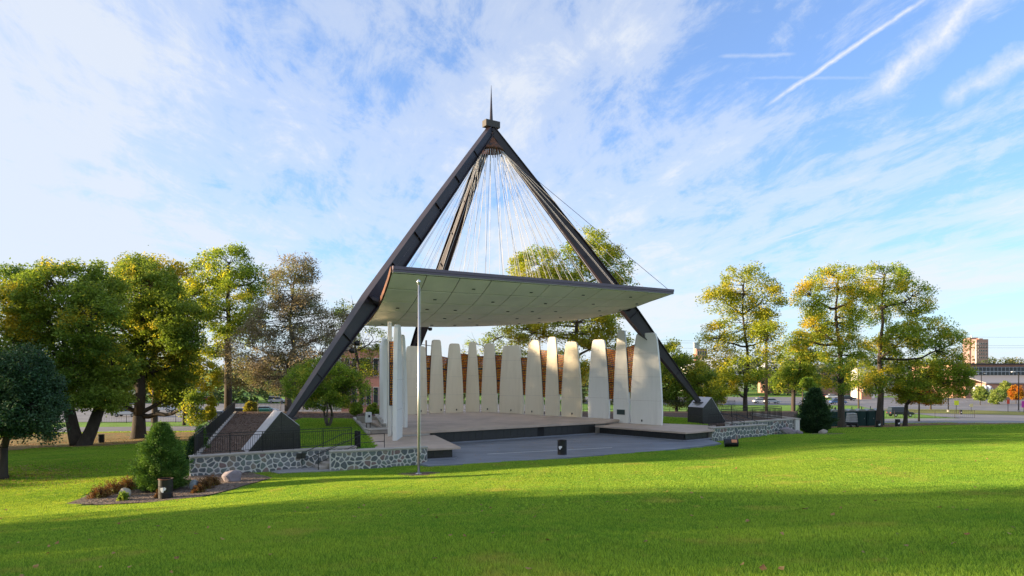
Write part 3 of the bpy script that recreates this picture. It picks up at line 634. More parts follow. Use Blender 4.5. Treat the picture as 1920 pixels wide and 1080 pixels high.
# ---- pale bark chips scattered on the terrace
def chips(name, poly, n, m, zf, size=.06, label=None):
    xs = [p[0] for p in poly]; ys = [p[1] for p in poly]
    x = rng.uniform(min(xs), max(xs), n*3); y = rng.uniform(min(ys), max(ys), n*3); k = inpoly(x, y, poly); x, y = x[k][:n], y[k][:n]
    z = zf(x, y)+.012; nn = len(x); C = np.stack([x, y, z], 1); V, F = leaf_quads(C, size, .5, 1.2)
    return fastmesh(name, V, F, m, kind='stuff')
MULCHV = [W(-22.2, .4), W(-16.4, .4), (-17, 50), (-19, 63), (-12, 63), (-10, 70), (-29, 72)]
chips('bark_chips', MULCHV, 26000, mat('bark_chip', (.13, .078, .052), .9, .5, 3, col2=(.21, .15, .11), c2scale=2), lambda x, y: np.full(len(x), .70), .13)

# ------------------------------------------------------------------ rubble stone walls
def clip_poly(poly, px_, py_, nx_, ny_):
    out = []
    for i in range(len(poly)):
        a, b = poly[i], poly[(i+1) % len(poly)]
        da = (a[0]-px_)*nx_+(a[1]-py_)*ny_; db = (b[0]-px_)*nx_+(b[1]-py_)*ny_
        if da <= 0: out.append(a)
        if (da < 0 < db) or (db < 0 < da):
            t = da/(da-db); out.append((a[0]+(b[0]-a[0])*t, a[1]+(b[1]-a[1])*t))
    return out
def rubble_cells(L, zlo, zhi, cell, joint):
    """zlo(u) lower edge; irregular polygons"""
    s = []; rows = max(2, int(round((zhi-zlo(L/2))/cell)))
    lo = min(zlo(0), zlo(L), zlo(L/2)); rh = (zhi-lo)/max(2, round((zhi-lo)/cell))
    z = lo+rh/2; r = 0
    while z < zhi:
        u = cell*.3*(1+r % 2)
        while u < L: s.append((u+random.uniform(-.42, .42)*cell, z+random.uniform(-.40, .40)*rh)); u += cell*random.uniform(.72, 1.38)
        z += rh; r += 1
    cells = []
    for i, p in enumerate(s):
        poly = [(0, lo-.05), (L, lo-.05), (L, zhi), (0, zhi)]
        for j, q in enumerate(s):
            if i == j or abs(q[0]-p[0]) > cell*3.5: continue
            mx, my = (p[0]+q[0])/2, (p[1]+q[1])/2; n = Vector((q[0]-p[0], q[1]-p[1])).normalized()
            poly = clip_poly(poly, mx-n.x*joint, my-n.y*joint, n.x, n.y)
            if len(poly) < 3: break
        if len(poly) < 3: continue
        poly = [(min(max(u, joint), L-joint), min(z, zhi-joint)) for u, z in poly]
        # round the corners
        rp = []
        for k in range(len(poly)):
            a, b, c = poly[k-1], poly[k], poly[(k+1) % len(poly)]
            rp += [(b[0]+(a[0]-b[0])*.2, b[1]+(a[1]-b[1])*.2), (b[0]+(c[0]-b[0])*.2, b[1]+(c[1]-b[1])*.2)]
        ar = abs(sum(rp[k][0]*rp[(k+1) % len(rp)][1]-rp[(k+1) % len(rp)][0]*rp[k][1] for k in range(len(rp))))/2
        if ar < .006: continue
        cells.append((p, rp))
    return cells
def stone_wall(label, P, Q, zb0, zb1, ztop, cell=.36, joint=.028, th=.42, single=True, cop=.10, endstone=True, plaque=None):
    P, Q = Vector((P[0], P[1], 0)), Vector((Q[0], Q[1], 0)); d = (Q-P); L = d.length; d.normalize(); nf = Vector((d.y, -d.x, 0))   # front normal
    t = thing('stone_wall', label, 'wall', tuple(P)); zt = ztop-cop
    zlo = lambda u: zb0+(zb1-zb0)*u/L
    c = (P+Q)/2-nf*th/2
    MB().box((c.x, c.y, (min(zb0, zb1)-.5+zt)/2), (L, th, zt-min(zb0, zb1)+.5), math.atan2(d.y, d.x)).build('mortar', M['mortar'], t)
    cc = (P+Q)/2-nf*(th/2-.03)
    MB().box((cc.x, cc.y, ztop-cop/2), (L+.08, th+.10, cop), math.atan2(d.y, d.x)).build('coping', M['concrete'], t, bevel=.02)
    stuff = {}
    for (p, rp) in rubble_cells(L, zlo, zt, cell, joint):
        if plaque and abs(p[0]-plaque[0]) < .22 and abs(p[1]-plaque[1]) < .14: continue
        cx_ = sum(a for a, b in rp)/len(rp); cy_ = sum(b for a, b in rp)/len(rp); pr = random.uniform(.022, .042)
        mb = MB(); n = len(rp); vs = []
        for (u, z), off, sc_ in [(a, o_, s_) for o_, s_ in ((-.03, 1.0), (pr*.6, .97), (pr, .80)) for a in rp]:
            uu, zz_ = cx_+(u-cx_)*sc_, cy_+(z-cy_)*sc_; vs.append(P+d*uu+nf*off+Vector((0, 0, zz_)))
        fs = [tuple(range(2*n, 3*n))]+[(r*n+i, r*n+(i+1) % n, (r+1)*n+(i+1) % n, (r+1)*n+i) for r in (0, 1) for i in range(n)]
        mi = random.choices(range(5), (4, 3.2, 1.3, .9, 2))[0]
        if single: mb.add(vs, fs).build('stone', M['stone'][mi], t)
        else: stuff.setdefault(mi, MB()).add(vs, fs)
    for mi, mb in stuff.items(): mb.build('stones', M['stone'][mi], t, kind='stuff')
    if plaque:
        q = P+d*plaque[0]+nf*.03; MB().box((q.x, q.y, plaque[1]), (.52, .05, .30), math.atan2(d.y, d.x)).build('plaque', M['granite'], t, bevel=.01)
    return t
w1a, w1b = W(-22.5, .12), W(-13.75, .05)
stone_wall('long rubble wall with a dark plaque below the terrace railing', w1a, w1b, -.32, -.35, .86, .315, plaque=(5.6, .5))
w2a, w2b = W(-15.75, -1.6), W(-10.35, -2.35)
stone_wall('shorter rubble wall running up behind the flagpole', w2a, w2b, -.32, -.12, .86, .295)
stone_wall('narrow end face of the rubble wall at the steps', W(-15.55, -.2), W(-15.72, -1.55), -.32, -.32, .86, .30) if False else None
stone_wall('front rubble wall joining the stage at the fallen drum', W(13.15, -2.55), W(19.3, -2.7), -.1, -.15, .88, .36, single=False)
stone_wall('back rubble wall under the railing ending by the dark conifer', W(17.6, -.35), W(26.2, -.45), -.1, -.55, .92, .36, single=False)
sw = thing('stone_wall', 'short return wall closing the corner at the dark conifer', 'wall', tuple(W(26.3, -.4)))
MB().bar(W(26.0, -.75, .15), W(28.6, 6.0, .15), .4, 1.5).build('mortar', M['mortar'], sw); MB().bar(W(26.0, -.8, .9), W(28.6, 6.0, .9), .5, .1).build('coping', M['concrete'], sw)
# steps between the two walls
st = thing('garden_steps', 'concrete steps rising between the two rubble walls', 'steps', tuple(W(-15, -1, 0)))
for i in range(5):
    D0 = -1.5+.0*i; a0 = -16.6+.38*i
    MB().prism(ccw([W(a0, -1.15)[:2], W(-13.6, -1.15)[:2], W(-13.6, .0)[:2], W(a0, .0)[:2]]), -.5, -.20+.165*i).build('step', M['concrete'], st, bevel=.01)
poly_slab('path', [W(-18.6, -.35), W(-18.4, -1.2), W(-15.6, -1.75), W(-13.8, -1.4), W(-13.8, 0.0), W(-18.0, 0.0)], -.6, -.17, mat('gravel_path', (.27, .27, .27), .95, .3, 6, .6, 25))
st2 = thing('garden_steps', 'concrete steps rising between the pair of walls past the fallen drum', 'steps', tuple(W(18, -1, 0)))
for i in range(4):
    MB().prism(ccw([W(16.4, -2.2)[:2], W(18.9-.36*i, -2.2)[:2], W(18.9-.36*i, -.6)[:2], W(16.4, -.6)[:2]]), -.5, .05+.17*i).build('step', M['concrete'], st2, bevel=.01)

# ------------------------------------------------------------------ railings
def railing(label, pts, h=1.07, spacing=.115, post=1.7, mat_=None, single=False, skip_first=False, two=True, name='railing'):
    """pts: base points along the run (z included)"""
    m_ = mat_ or M['blackfence']; pts = [Vector(p) for p in pts]; t = thing(name, label, 'railing', tuple(pts[0]))
    bal = MB()
    for a, b in zip(pts[:-1], pts[1:]):
        L = (b-a).length; n = max(1, round(L/post))
        for k in range(n+1):
            p = a.lerp(b, k/n); MB().tube([p+Vector((0, 0, -.06)), p+Vector((0, 0, h))], .024, 6).build('post', m_, t)
        for z in ([h, h-.14] if two else [h])+[.12]:
            MB().bar(a+Vector((0, 0, z)), b+Vector((0, 0, z)), .04, .032).build('rail', m_, t)
        nb = int(L/spacing)
        for k in range(1, nb):
            p = a.lerp(b, k/nb); seg_ = (p+Vector((0, 0, .12)), p+Vector((0, 0, h-.14 if two else h)))
            if single: MB().bar(seg_[0], seg_[1], .016, .016, (1, 0, 0)).build('baluster', m_, t)
            else: bal.bar(seg_[0], seg_[1], .022, .022, (1, 0, 0))
    if bal.v: bal.build('balusters', m_, t, kind='stuff')
    return t
railing('black railing along the top of the long rubble wall', [W(-22.2, .33, .86), W(-13.95, .27, .86)], single=True)
LF0, LF1 = W(-22.25, .5, .80), Vector((-29.6, 73.0, .75))
railing('black railing receding along the west edge of the mulch bed', [LF0, LF1], 1.15, .115, 2.2)
kb = thing('terrace_kerb', 'concrete kerb under the receding railing', 'kerb', tuple(LF0)); MB().bar(LF0-Vector((0, 0, .16)), LF1-Vector((0, 0, .16)), .3, .3).build('kerb_stone', M['concrete'], kb)
railing('black railing across the back of the terrace behind the small tree', [LF1, Vector((-8, 73.5, .75))], 1.15, .14, 2.4)
railing('black railing across the back of the terrace between slabs and granite pier', [Vector((-8, 73.5, .75)), Vector((10, 73.8, .75)), Vector((24, 73.5, .75))], 1.15, .14, 2.4)
railing('black railing on the back rubble wall by the dark conifer', [W(17.4, .3, .90), W(25.2, .3, .90), W(25.6, 8, .72)], 1.05, .13, 1.8)
def handrail(label, runs, h=.9):
    t = thing('handrail', label, 'handrail', tuple(runs[0][0]))
    for r in runs:
        r = [Vector(p) for p in r]
        MB().tube([p+Vector((0, 0, h)) for p in r], .022, 6).build('rail', M['blackfence'], t)
        MB().tube([p+Vector((0, 0, h*.5)) for p in r], .018, 6).build('rail', M['blackfence'], t)
        for p in (r[0], r[-1]): MB().tube([p+Vector((0, 0, -.05)), p+Vector((0, 0, h))], .022, 6).build('post', M['blackfence'], t)
    return t
handrail('black handrail at the steps standing against the long rubble wall', [[W(-16.9, -.15, -.17), W(-16.7, -.15, -.17), W(-14.6, -.15, .72), W(-13.7, -.1, .72)]])
handrail('black handrail at the steps standing beside the shorter rubble wall', [[W(-16.3, -1.2, -.17), W(-16.1, -1.2, -.17), W(-13.9, -1.2, .72), W(-12.5, -1.2, .72)]])
handrail('paired black stair rails above the front rubble wall', [[W(15.9, -.8, .72), W(16.6, -.8, .72), W(18.9, -.8, .05)], [W(15.9, -2.1, .72), W(16.6, -2.1, .72), W(18.9, -2.1, .05)]], 1.0)
gt = thing('gate_panel', 'short black gate panel with mesh beside the stair rails', 'gate', tuple(W(-13.6, .4, .72)))
MB().box(W(-13.55, .35, 1.22), (.06, .42, .95), TH+.5).build('panel', M['blackfence'], gt)
gt = thing('gate_panel', 'narrow black gate panel standing in front of the granite pier', 'gate', tuple(W(15.9, -.3, .72)))
for k in range(9): MB().bar(W(15.0+k*.12, -.5, .75), W(15.0+k*.12, -.5, 1.72), .018, .018, (1, 0, 0)).build('bar', M['blackfence'], gt)
for z in (.8, 1.72): MB().bar(W(14.95, -.5, z), W(16.05, -.5, z), .035, .035).build('rail', M['blackfence'], gt)

# ------------------------------------------------------------------ pavilion
M['cable'] = mat('galvanised_cable', (.42, .43, .44), .6, .05, 2)
pav = thing('pavilion', 'steel tripod pavilion with spire and curved white roof hung on cables', 'pavilion', tuple(W(0, 8, 0)))
APEX = W(0, 8.07, 24.15); ZF = 2.52
FEET = [W(-17, 2.35, ZF), W(17, 2.35, ZF), W(0, 27, ZF)]
def interp(t, tb):
    for (a, x), (b, y) in zip(tb[:-1], tb[1:]):
        if t <= b: return x+(y-x)*(t-a)/(b-a)
    return tb[-1][1]
for F in FEET:
    d = (APEX-F); Lg = d.length; d.normalize(); s = d.cross(Vector((0, 0, 1))).normalized(); m_ = s.cross(d).normalized()
    H_ = [(0, .34), (.06, .50), (.33, 1.14), (.6, 1.02), (1, .58)]; B_ = [(0, .36), (.06, .46), (.33, .74), (1, .52)]
    N = 24; mb = MB(); vs = []; fs = []
    # flanges and web as closed plates swept along the leg
    def plate(fn):
        o = len(vs)
        for i in range(N+1):
            t = i/N; c = F+d*(Lg*t); h, b_ = interp(t, H_), interp(t, B_)
            for (x, y) in fn(h, b_): vs.append(c+s*x+m_*y)
        for i in range(N):
            for k in range(4): fs.append((o+i*4+k, o+i*4+(k+1) % 4, o+(i+1)*4+(k+1) % 4, o+(i+1)*4+k))
        fs.append((o+3, o+2, o+1, o)); fs.append(tuple(o+N*4+k for k in range(4)))
    plate(lambda h, b_: ((-b_/2, h/2-.05), (b_/2, h/2-.05), (b_/2, h/2), (-b_/2, h/2)))
    plate(lambda h, b_: ((-b_/2, -h/2), (b_/2, -h/2), (b_/2, -h/2+.05), (-b_/2, -h/2+.05)))
    plate(lambda h, b_: ((-.16, -h/2+.052), (.16, -h/2+.052), (.16, h/2-.052), (-.16, h/2-.052)))
    leg = mb.add(vs, fs).build('leg', M['steel'], pav)
    for k in range(1, 9):
        t = k/9; c = F+d*(Lg*t); h, b_ = interp(t, H_), interp(t, B_)
        for sg in (-1, 1):
            m2 = MB(); q = [c+s*sg*x+m_*y for x, y in ((.165, -h/2+.055), (b_/2-.03, -h/2+.055), (b_/2-.03, h/2-.055), (.165, h/2-.055))]
            m2.add([p-d*.02 for p in q]+[p+d*.02 for p in q], [(0, 1, 2, 3), (7, 6, 5, 4), (0, 4, 5, 1), (1, 5, 6, 2), (2, 6, 7, 3), (3, 7, 4, 0)]); m2.build('stiffener', M['steel'], leg)
    hz_ = Vector((d.x, d.y, 0)).normalized()
    MB().box(F-hz_*.02+Vector((0, 0, -.06)), (.7, .8, .10), math.atan2(hz_.y, hz_.x)).build('base_plate', M['steel'], leg)
MB().box(W(0, 8.07, 24.52), (1.28, .62, .52), TH).build('apex_block', mat('apex_bronze', (.055, .046, .038), .5, .15, 3), pav, bevel=.02)
MB().lathe(W(0, 8.07, 24.7), [(.14, 0), (.115, .5), (.07, 1.5), (.03, 2.4), (.012, 2.9)], 8).build('spire', M['steel'], pav)
bell = MB().lathe(W(0, 8.07, 22.55), [(1.02, -.12), (.98, .0), (.72, .30), (.45, .60), (.24, 1.0), (.14, 1.5), (.11, 1.95)], 20).build('cable_bell', M['rust'], pav, smooth=True)
NB = 30
for k in range(NB):
    a = 2*math.pi*k/NB; dr = Vector((math.cos(a), math.sin(a), 0)); c0 = W(0, 8.07, 22.62)
    MB().tube([c0+dr*.86, c0+dr*1.02+Vector((0, 0, -.40))], [.045, .03], 5).build('turnbuckle', M['rust'], bell)
# canopy surface
tL = [(0, 11.10), (1.3, 10.38), (2.5, 9.88), (3.1, 9.66), (5, 9.15), (7.5, 8.70), (10, 8.50), (12, 8.50)]
tR = [(0, 11.10), (1.0, 10.88), (2, 10.68), (3.1, 10.40), (5, 10.02), (7.5, 9.72), (10, 9.60), (12, 9.60)]
HWD = lambda D: 11.55-.19*D-.02*D*(D-10)*-.0
def zc(a, D):
    w_ = min(1, max(0, (a/HWD(D))*.5+.5))**2.1; sm = lambda tb: (interp(max(D-.5, 0), tb)+2*interp(D, tb)+interp(min(D+.5, 12), tb))/4 if D > .5 else interp(D, tb)
    return sm(tL)*(1-w_)+sm(tR)*w_
def cpt(u, D, off=0.0):   # u in [-1, 1]
    a = u*HWD(D); return W(a, D, zc(a, D)+off)
roof = MB()
NU, ND, DB = 30, 16, 10.4
vs = [cpt(-1+2*i/NU, DB*j/ND, .30) for j in range(ND+1) for i in range(NU+1)]+[cpt(-1+2*i/NU, DB*j/ND, .055) for j in range(ND+1) for i in range(NU+1)]
o2 = (NU+1)*(ND+1); fs = []
for j in range(ND):
    for i in range(NU):
        q = (j*(NU+1)+i, j*(NU+1)+i+1, (j+1)*(NU+1)+i+1, (j+1)*(NU+1)+i); fs.append(q); fs.append(tuple(o2+k for k in q[::-1]))
bd = [i for i in range(NU+1)]+[(NU+1)*(j+1)-1 for j in range(1, ND+1)]+[ND*(NU+1)+i for i in range(NU-1, -1, -1)]+[j*(NU+1) for j in range(ND-1, 0, -1)]
for k in range(len(bd)): a_, b_ = bd[k], bd[(k+1) % len(bd)]; fs.append((a_, o2+a_, o2+b_, b_))
canopy = roof.add(vs, fs).build('canopy', M['rust'], pav)
rows = [0.10, 1.55, 3.1, 4.9, 7.2, 10.3]; GP = .030
for j in range(5):
    for i in range(10):
        D0, D1 = rows[j]+GP*1.8, rows[j+1]-GP*1.8; u0, u1 = -1+2*i/10+GP/11, -1+2*(i+1)/10-GP/11; K = 5; v = []; f = []
        for jj in range(K+1):
            for ii in range(4): v.append(cpt(u0+(u1-u0)*ii/3, D0+(D1-D0)*jj/K, .0))
        for jj in range(K+1):
            for ii in range(4): v.append(cpt(u0+(u1-u0)*ii/3, D0+(D1-D0)*jj/K, .05))
        B = (K+1)*4
        for jj in range(K):
            for ii in range(3): q = (jj*4+ii, jj*4+ii+1, jj*4+ii+5, jj*4+ii+4); f += [q[::-1], tuple(B+k for k in q)]
        bdl = [0, 1, 2, 3]+[4*(r+1)+3 for r in range(K)]+[K*4+2, K*4+1, K*4]+[4*r for r in range(K-1, 0, -1)]
        for k in range(len(bdl)): a_, b_ = bdl[k], bdl[(k+1) % len(bdl)]; f.append((a_, b_, B+b_, B+a_))
        MB().add(v, f).build('soffit_panel', M['soffit'], canopy, smooth=False, org=(0, 0, 0) if False else tuple(canopy['_org']))
        if (i+j) % 2 == 0 and not (j == 0 and i == 0) or (j > 1 and (i*3+j) % 4 == 1):
            p = cpt((u0+u1)/2+.02, (D0+D1)/2+.2, -.012); MB().lathe(p, [(.12, -.02), (.12, .015)], 10).build('recessed_light', M['dark'], canopy, org=tuple(canopy['_org']))
# fascia boards
for z0_, z1_, off in ((.015, .17, .07), (.175, .36, .10)):
    A_, B_ = cpt(-1, 0), cpt(1, 0); v = []
    f = MB(); f.bar(A_-Vector((*AY, 0))*off+Vector((0, 0, (z0_+z1_)/2)), B_-Vector((*AY, 0))*off+Vector((0, 0, (z0_+z1_)/2)), .10+off, z1_-z0_); f.build('fascia', M['bronze'], canopy, org=tuple(canopy['_org']))
f = MB(); f.bar(cpt(-1, 0)-Vector((*AY, 0))*.02, cpt(1, 0)-Vector((*AY, 0))*.02, .14, .03); f.build('edge_trim', M['white'], canopy, org=tuple(canopy['_org']))
for u, m_ in ((-1, M['rust']), (1, M['bronze'])):
    for j in range(10):
        a_, b_ = cpt(u, DB*j/10, .20), cpt(u, DB*(j+1)/10, .20); ex = Vector((AX[0], AX[1], 0))*.05*u
        MB().bar(a_+ex, b_+ex, .07, .34).build('side_fascia', m_, canopy, org=tuple(canopy['_org']))
# cables
for jD, n in ((1.2, 15), (3.4, 15), (6.0, 15), (8.8, 15)):
    for i in range(n):
        u = -.93+1.86*i/(n-1); p = cpt(u, jD, .28); q = W(0, 8.07, 22.3); hd = Vector((p.x-q.x, p.y-q.y, 0)).normalized()
        MB().tube([q+hd*1.0, p], .0135, 4, False).build('cable', M['cable'], pav)
for u in (-1, 1):
    p = cpt(u*.985, .15, .35); q = W(0, 8.07, 22.3); hd = Vector((p.x-q.x, p.y-q.y, 0)).normalized(); MB().tube([q+hd*1.0, p], .018, 4, False).build('cable', M['steel'], pav)
# steel brackets from the roof edge to the two front legs
for sg in (-1, 1):
    F = FEET[0 if sg < 0 else 1]; pts = [F.lerp(APEX, k/200) for k in range(200)]
    D0 = 3.9; e = cpt(sg*.99, D0, .15); c = min(pts, key=lambda p: (p-e).length)
    MB().tube([c, c.lerp(e, .5), e], [.32, .26, .16], 10).build('bracket', M['steel'], pav)
    for k, dd in enumerate((.55, 1.1)):
        p = F.lerp(APEX, .20-.022*k)+Vector((AX[0], AX[1], 0))*(-sg)*(1.1)+Vector((0, 0, .1))
        mbk = MB(); mbk.lathe((p.x-.15, p.y, p.z), [(.10, 0), (.17, .12), (.17, .34)], 10, 'X'); mbk.bar(p, p+Vector((AX[0], AX[1], 0))*sg*.9, .04, .04); mbk.build('floodlight', M['black'], pav)
F = FEET[2]; p = F.lerp(APEX, .30)+Vector((.9, -.3, -.1)); mbk = MB(); mbk.lathe(p, [(.12, 0), (.2, .1), (.2, .3)], 10); mbk.bar(p+Vector((0, 0, .2)), p+Vector((-.9, .3, .3)), .05, .05); mbk.build('floodlight', M['black'], pav)

# granite piers under the legs
def pier(label, sgn):
    F = W(17*sgn, 2.35); t = thing('granite_pier', label, 'pier', (F.x, F.y, .7))
    prof = [(-2.45, .69), (-.62, 2.90), (.38, 2.06), (.42, .69)]     # distance outward is negative
    D0, D1 = 1.55, 3.15; mb = MB()
    v = [W(sgn*(17-x), D, z) for D in (D0, D1) for x, z in [(p[0], p[1]) for p in prof]]
    n = 4; mb.add(v, [(0, 1, 2, 3), (7, 6, 5, 4)]+[(i, n+i, n+(i+1) % n, (i+1) % n) for i in range(n)]); mb.build('core', M['dark'], t)
    # cladding slabs, each its own piece, front and back faces cut in courses
    def face(D, outw):
        cols = [-2.42, -1.5, -.62, .40]
        for r0, r1 in ((.70, 1.35), (1.355, 2.03), (2.035, 2.88)):
            for c0, c1 in zip(cols[:-1], cols[1:]):
                pl = [(c0+.006, r0), (c1-.006, r0), (c1-.006, r1), (c0+.006, r1)]
                # clip by the two slopes
                s1 = (2.90-.69)/(-.62+2.45); n1 = Vector((-s1, 1)).normalized(); pl = clip_poly(pl, -2.45, .69, n1.x, n1.y)
                if len(pl) > 2: s2 = (2.06-2.90)/(1.0); n2 = Vector((-s2, 1)).normalized(); pl = clip_poly(pl, -.62, 2.90, n2.x, n2.y)
                if len(pl) < 3: continue
                k = len(pl); q = [W(sgn*(17-x), D+(.0), z) for x, z in pl]+[W(sgn*(17-x), D+outw*.035, z) for x, z in pl]
                MB().add(q, [tuple(range(k)), tuple(range(2*k-1, k-1, -1))]+[(i, k+i, k+(i+1) % k, (i+1) % k) for i in range(k)]).build('cladding_panel', M['granite'], t)
    face(D0, -1); face(D1, 1)
    def slope(p, q, m_, k, over=.03):
        for i in range(k):
            a, b = Vector(p).lerp(Vector(q), i/k), Vector(p).lerp(Vector(q), (i+1)/k); dd = (b-a).normalized(); a += dd*.004; b -= dd*.004
            nn = Vector((-dd.y, dd.x))*over; nn = nn if nn.y > 0 or (abs(nn.y) < 1e-3) else -nn
            if abs(dd.x) < .2: nn = Vector((over, 0))
            q4 = [W(sgn*(17-x), D, z) for D in (D0-.036, D1+.036) for x, z in ((a.x, a.y), (b.x, b.y), (b.x+nn.x, b.y+nn.y), (a.x+nn.x, a.y+nn.y))]
            MB().add(q4, [(0, 1, 2, 3), (7, 6, 5, 4), (0, 4, 5, 1), (1, 5, 6, 2), (2, 6, 7, 3), (3, 7, 4, 0)]).build('cladding_panel', m_, t)
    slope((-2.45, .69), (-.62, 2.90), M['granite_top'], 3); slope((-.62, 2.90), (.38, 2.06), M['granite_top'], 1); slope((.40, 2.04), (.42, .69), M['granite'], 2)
    return t
pier('wedge shaped granite pier with pale sloping top in the mulch bed', -1)
pier('dark granite wedge pier behind the stair rails', 1)
tp = thing('granite_pier', 'granite pier hidden behind the back row of slabs', 'pier', tuple(W(0, 27, .6)))
MB().box(W(0, 27.3, 1.5), (1.6, 2.2, 1.9), TH).build('core', M['granite'], tp)

# ------------------------------------------------------------------ tall cast slabs
def half_w(t, w_, r): return w_/2*((1-(1-r)*max(0, (t-.06)/.94)**1.75)*(1-.035*max(0, 1-t/.12)))
SLABS = {}
def slab(key, label, px, by, zb, top, wpx_b, wpx_t, tang, Y=None, true_w=None, th=.22, outlet=None, plaque=False):
    if Y is None: Y = (CAM_H-zb)*FPX/(by-HY)
    c = ray(px, by, Y); tx, ty = tang; n = math.hypot(tx, ty); tx, ty = tx/n, ty/n; s = (px-CX)/FPX
    w_ = true_w or wpx_b/FPX*Y/abs(tx-s*ty); r = wpx_t/wpx_b; h = (HY-top)/FPX*Y+CAM_H-zb
    rz = math.atan2(ty, tx); t = local('concrete_slab', label, 'slab', (c.x, c.y, zb), rz, 'tall white slabs round the stage')
    K = 16; out = []
    for k in range(K+1): tt = k/K*.985; out.append((half_w(tt, w_, r), tt*h))
    wt = half_w(1, w_, r); cr = min(.26, wt*.45); out = [o_ for o_ in out if o_[1] < h-cr]
    for k in range(5): a = k/4*math.pi/2; out.append((wt-cr+cr*math.cos(a), h-cr+cr*math.sin(a)))
    poly = [(x, z) for x, z in out]+[(-x, z) for x, z in out[::-1]]; n = len(poly)
    v = [(x, -th/2, z) for x, z in poly]+[(x, th/2, z) for x, z in poly]
    MB().add(v, [tuple(range(n)), tuple(range(2*n-1, n-1, -1))]+[(i, n+i, n+(i+1) % n, (i+1) % n) for i in range(n)]).build('slab_body', M['slabwarm' if key in 'ABCDEFGHI' else 'slab'], t, bevel=.015, org=(0, 0, 0))
    sd = -1   # the stage-facing side is checked against the camera
    nf = Vector((ty, -tx)); sd = -1 if nf.dot(Vector((-c.x, -c.y))) > 0 else 1
    for z in (h*.26, h*.52, h*.78):
        hw = half_w(z/h, w_, r)-.02; MB().box((0, sd*(th/2+.001), z), (2*hw, .004, .012)).build('joint', M['concrete'], t, org=(0, 0, 0))
    if outlet is not None: MB().box((outlet*w_, sd*(th/2+.02), .30), (.11, .05, .16)).build('outlet_box', M['black'], t, org=(0, 0, 0), bevel=.01)
    if plaque: MB().box((0, sd*(th/2+.02), .92), (.78, .04, .42)).build('plaque', mat('green_bronze', (.04, .065, .06), .5, .1), t, org=(0, 0, 0), bevel=.01)
    SLABS[key] = dict(c=c, t=(tx, ty), w=w_, r=r, h=h, zb=zb, th=th)
    return t
pl = {'A': (-.4, 21.6), 'B': (1.9, 21.8), 'C': (3.6, 21.7), 'D': (5.6, 21.3), 'E': (7.0, 20.2), 'F': (8.0, 17.8), 'G': (8.7, 15.0), 'H': (9.4, 12.9), 'I': (10.1, 10.7), 'J': (11.0, 8.2), 'K': (11.8, 6.0), 'L': (12.4, 3.8)}
spec = {'A': (780, 777, 649, 41, 34, 'wide slab at the west end of the back row behind the flagpole', .2), 'B': (818, 774.5, 637, 27, 15.5, 'tall narrow slab just beside the widest back one, second from the flagpole', .3),
        'C': (852, 774, 644, 33, 19, 'medium slab third from the flagpole in the back row', .1), 'D': (886, 772, 641.7, 26, 12.5, 'narrow pointed slab at the middle of the back row', None),
        'E': (918, 772.5, 644, 30, 17, 'flat topped slab between the narrow pointed one and the widest one', -.1), 'F': (959.5, 775, 648, 45, 30, 'widest slab of the back curve with a reddish stained top', 0.0),
        'G': (1002, 777.7, 638, 33, 18.5, 'slab next after the widest one with an outlet at its foot', -.1), 'H': (1036, 779.7, 631.7, 26, 13, 'slim tall slab with a rounded narrow top under the roof', None),
        'I': (1072, 781.7, 640.7, 38, 20, 'broad slab before the open gap with no amber screen', .05), 'J': (1123, 784, 636.7, 40, 22.5, 'white slab standing alone past the open gap', None),
        'K': (1165.5, 792.7, 619.3, 29.5, 13, 'tallest pointed white slab carrying a dark plaque', None), 'L': (1212, 795.7, 624.3, 59.7, 37, 'very wide white slab at the east end of the row', -.12)}
ks = list(spec)
for i, k in enumerate(ks):
    a0 = pl[ks[max(i-1, 0)]]; a1 = pl[ks[min(i+1, len(ks)-1)]]; if_ = W(*a1)-W(*a0)
    px, by, top, wb, wt_, lab, ol = spec[k]; zb = .71 if k in 'KL' else 1.0
    Yp = W(*pl[k]).y; Yb = (CAM_H-zb)*FPX/(by-HY)
    slab(k, lab, px, by, zb, top, wb, wt_, (if_.x, if_.y), Y=Yp*.4+Yb*.6 if k not in 'KL' else Yb, outlet=ol, plaque=(k == 'K'))
slab('N', 'broad white slab partly hidden behind the edge-on slab at the flagpole side', 749, 802, 1.0, 627.7, 26, 16, (-.64, .77), Y=50.9)
slab('M', 'white slab seen nearly edge on in front of its neighbours', 745.5, 826.7, .71, 609, 19, 9, (-.012, 1.0), Y=45.0, true_w=2.6, th=.27)
slab('O', 'warm sunlit white slab seen edge on with an amber screen beside it', 731, 819, .71, 603.5, 12, 7, (-.15, .989), Y=47.2, true_w=1.5, th=.25)
slab('P', 'edge-on white slab deepest in the west row', 714.5, 783, 1.0, 643.5, 8, 5, (-.17, .985), Y=58.5, true_w=2.0, th=.24)
slab('Q', 'slim edge-on slab in the middle of the west row, taller than both beside it', 719.5, 785, 1.0, 633.5, 8, 5, (-.13, .99), Y=55, true_w=1.6, th=.24)
slab('R', 'edge-on slab of the west row just behind the sunlit one', 724, 788, 1.0, 636.5, 8, 5, (-.12, .99), Y=51.5, true_w=2.0, th=.24)

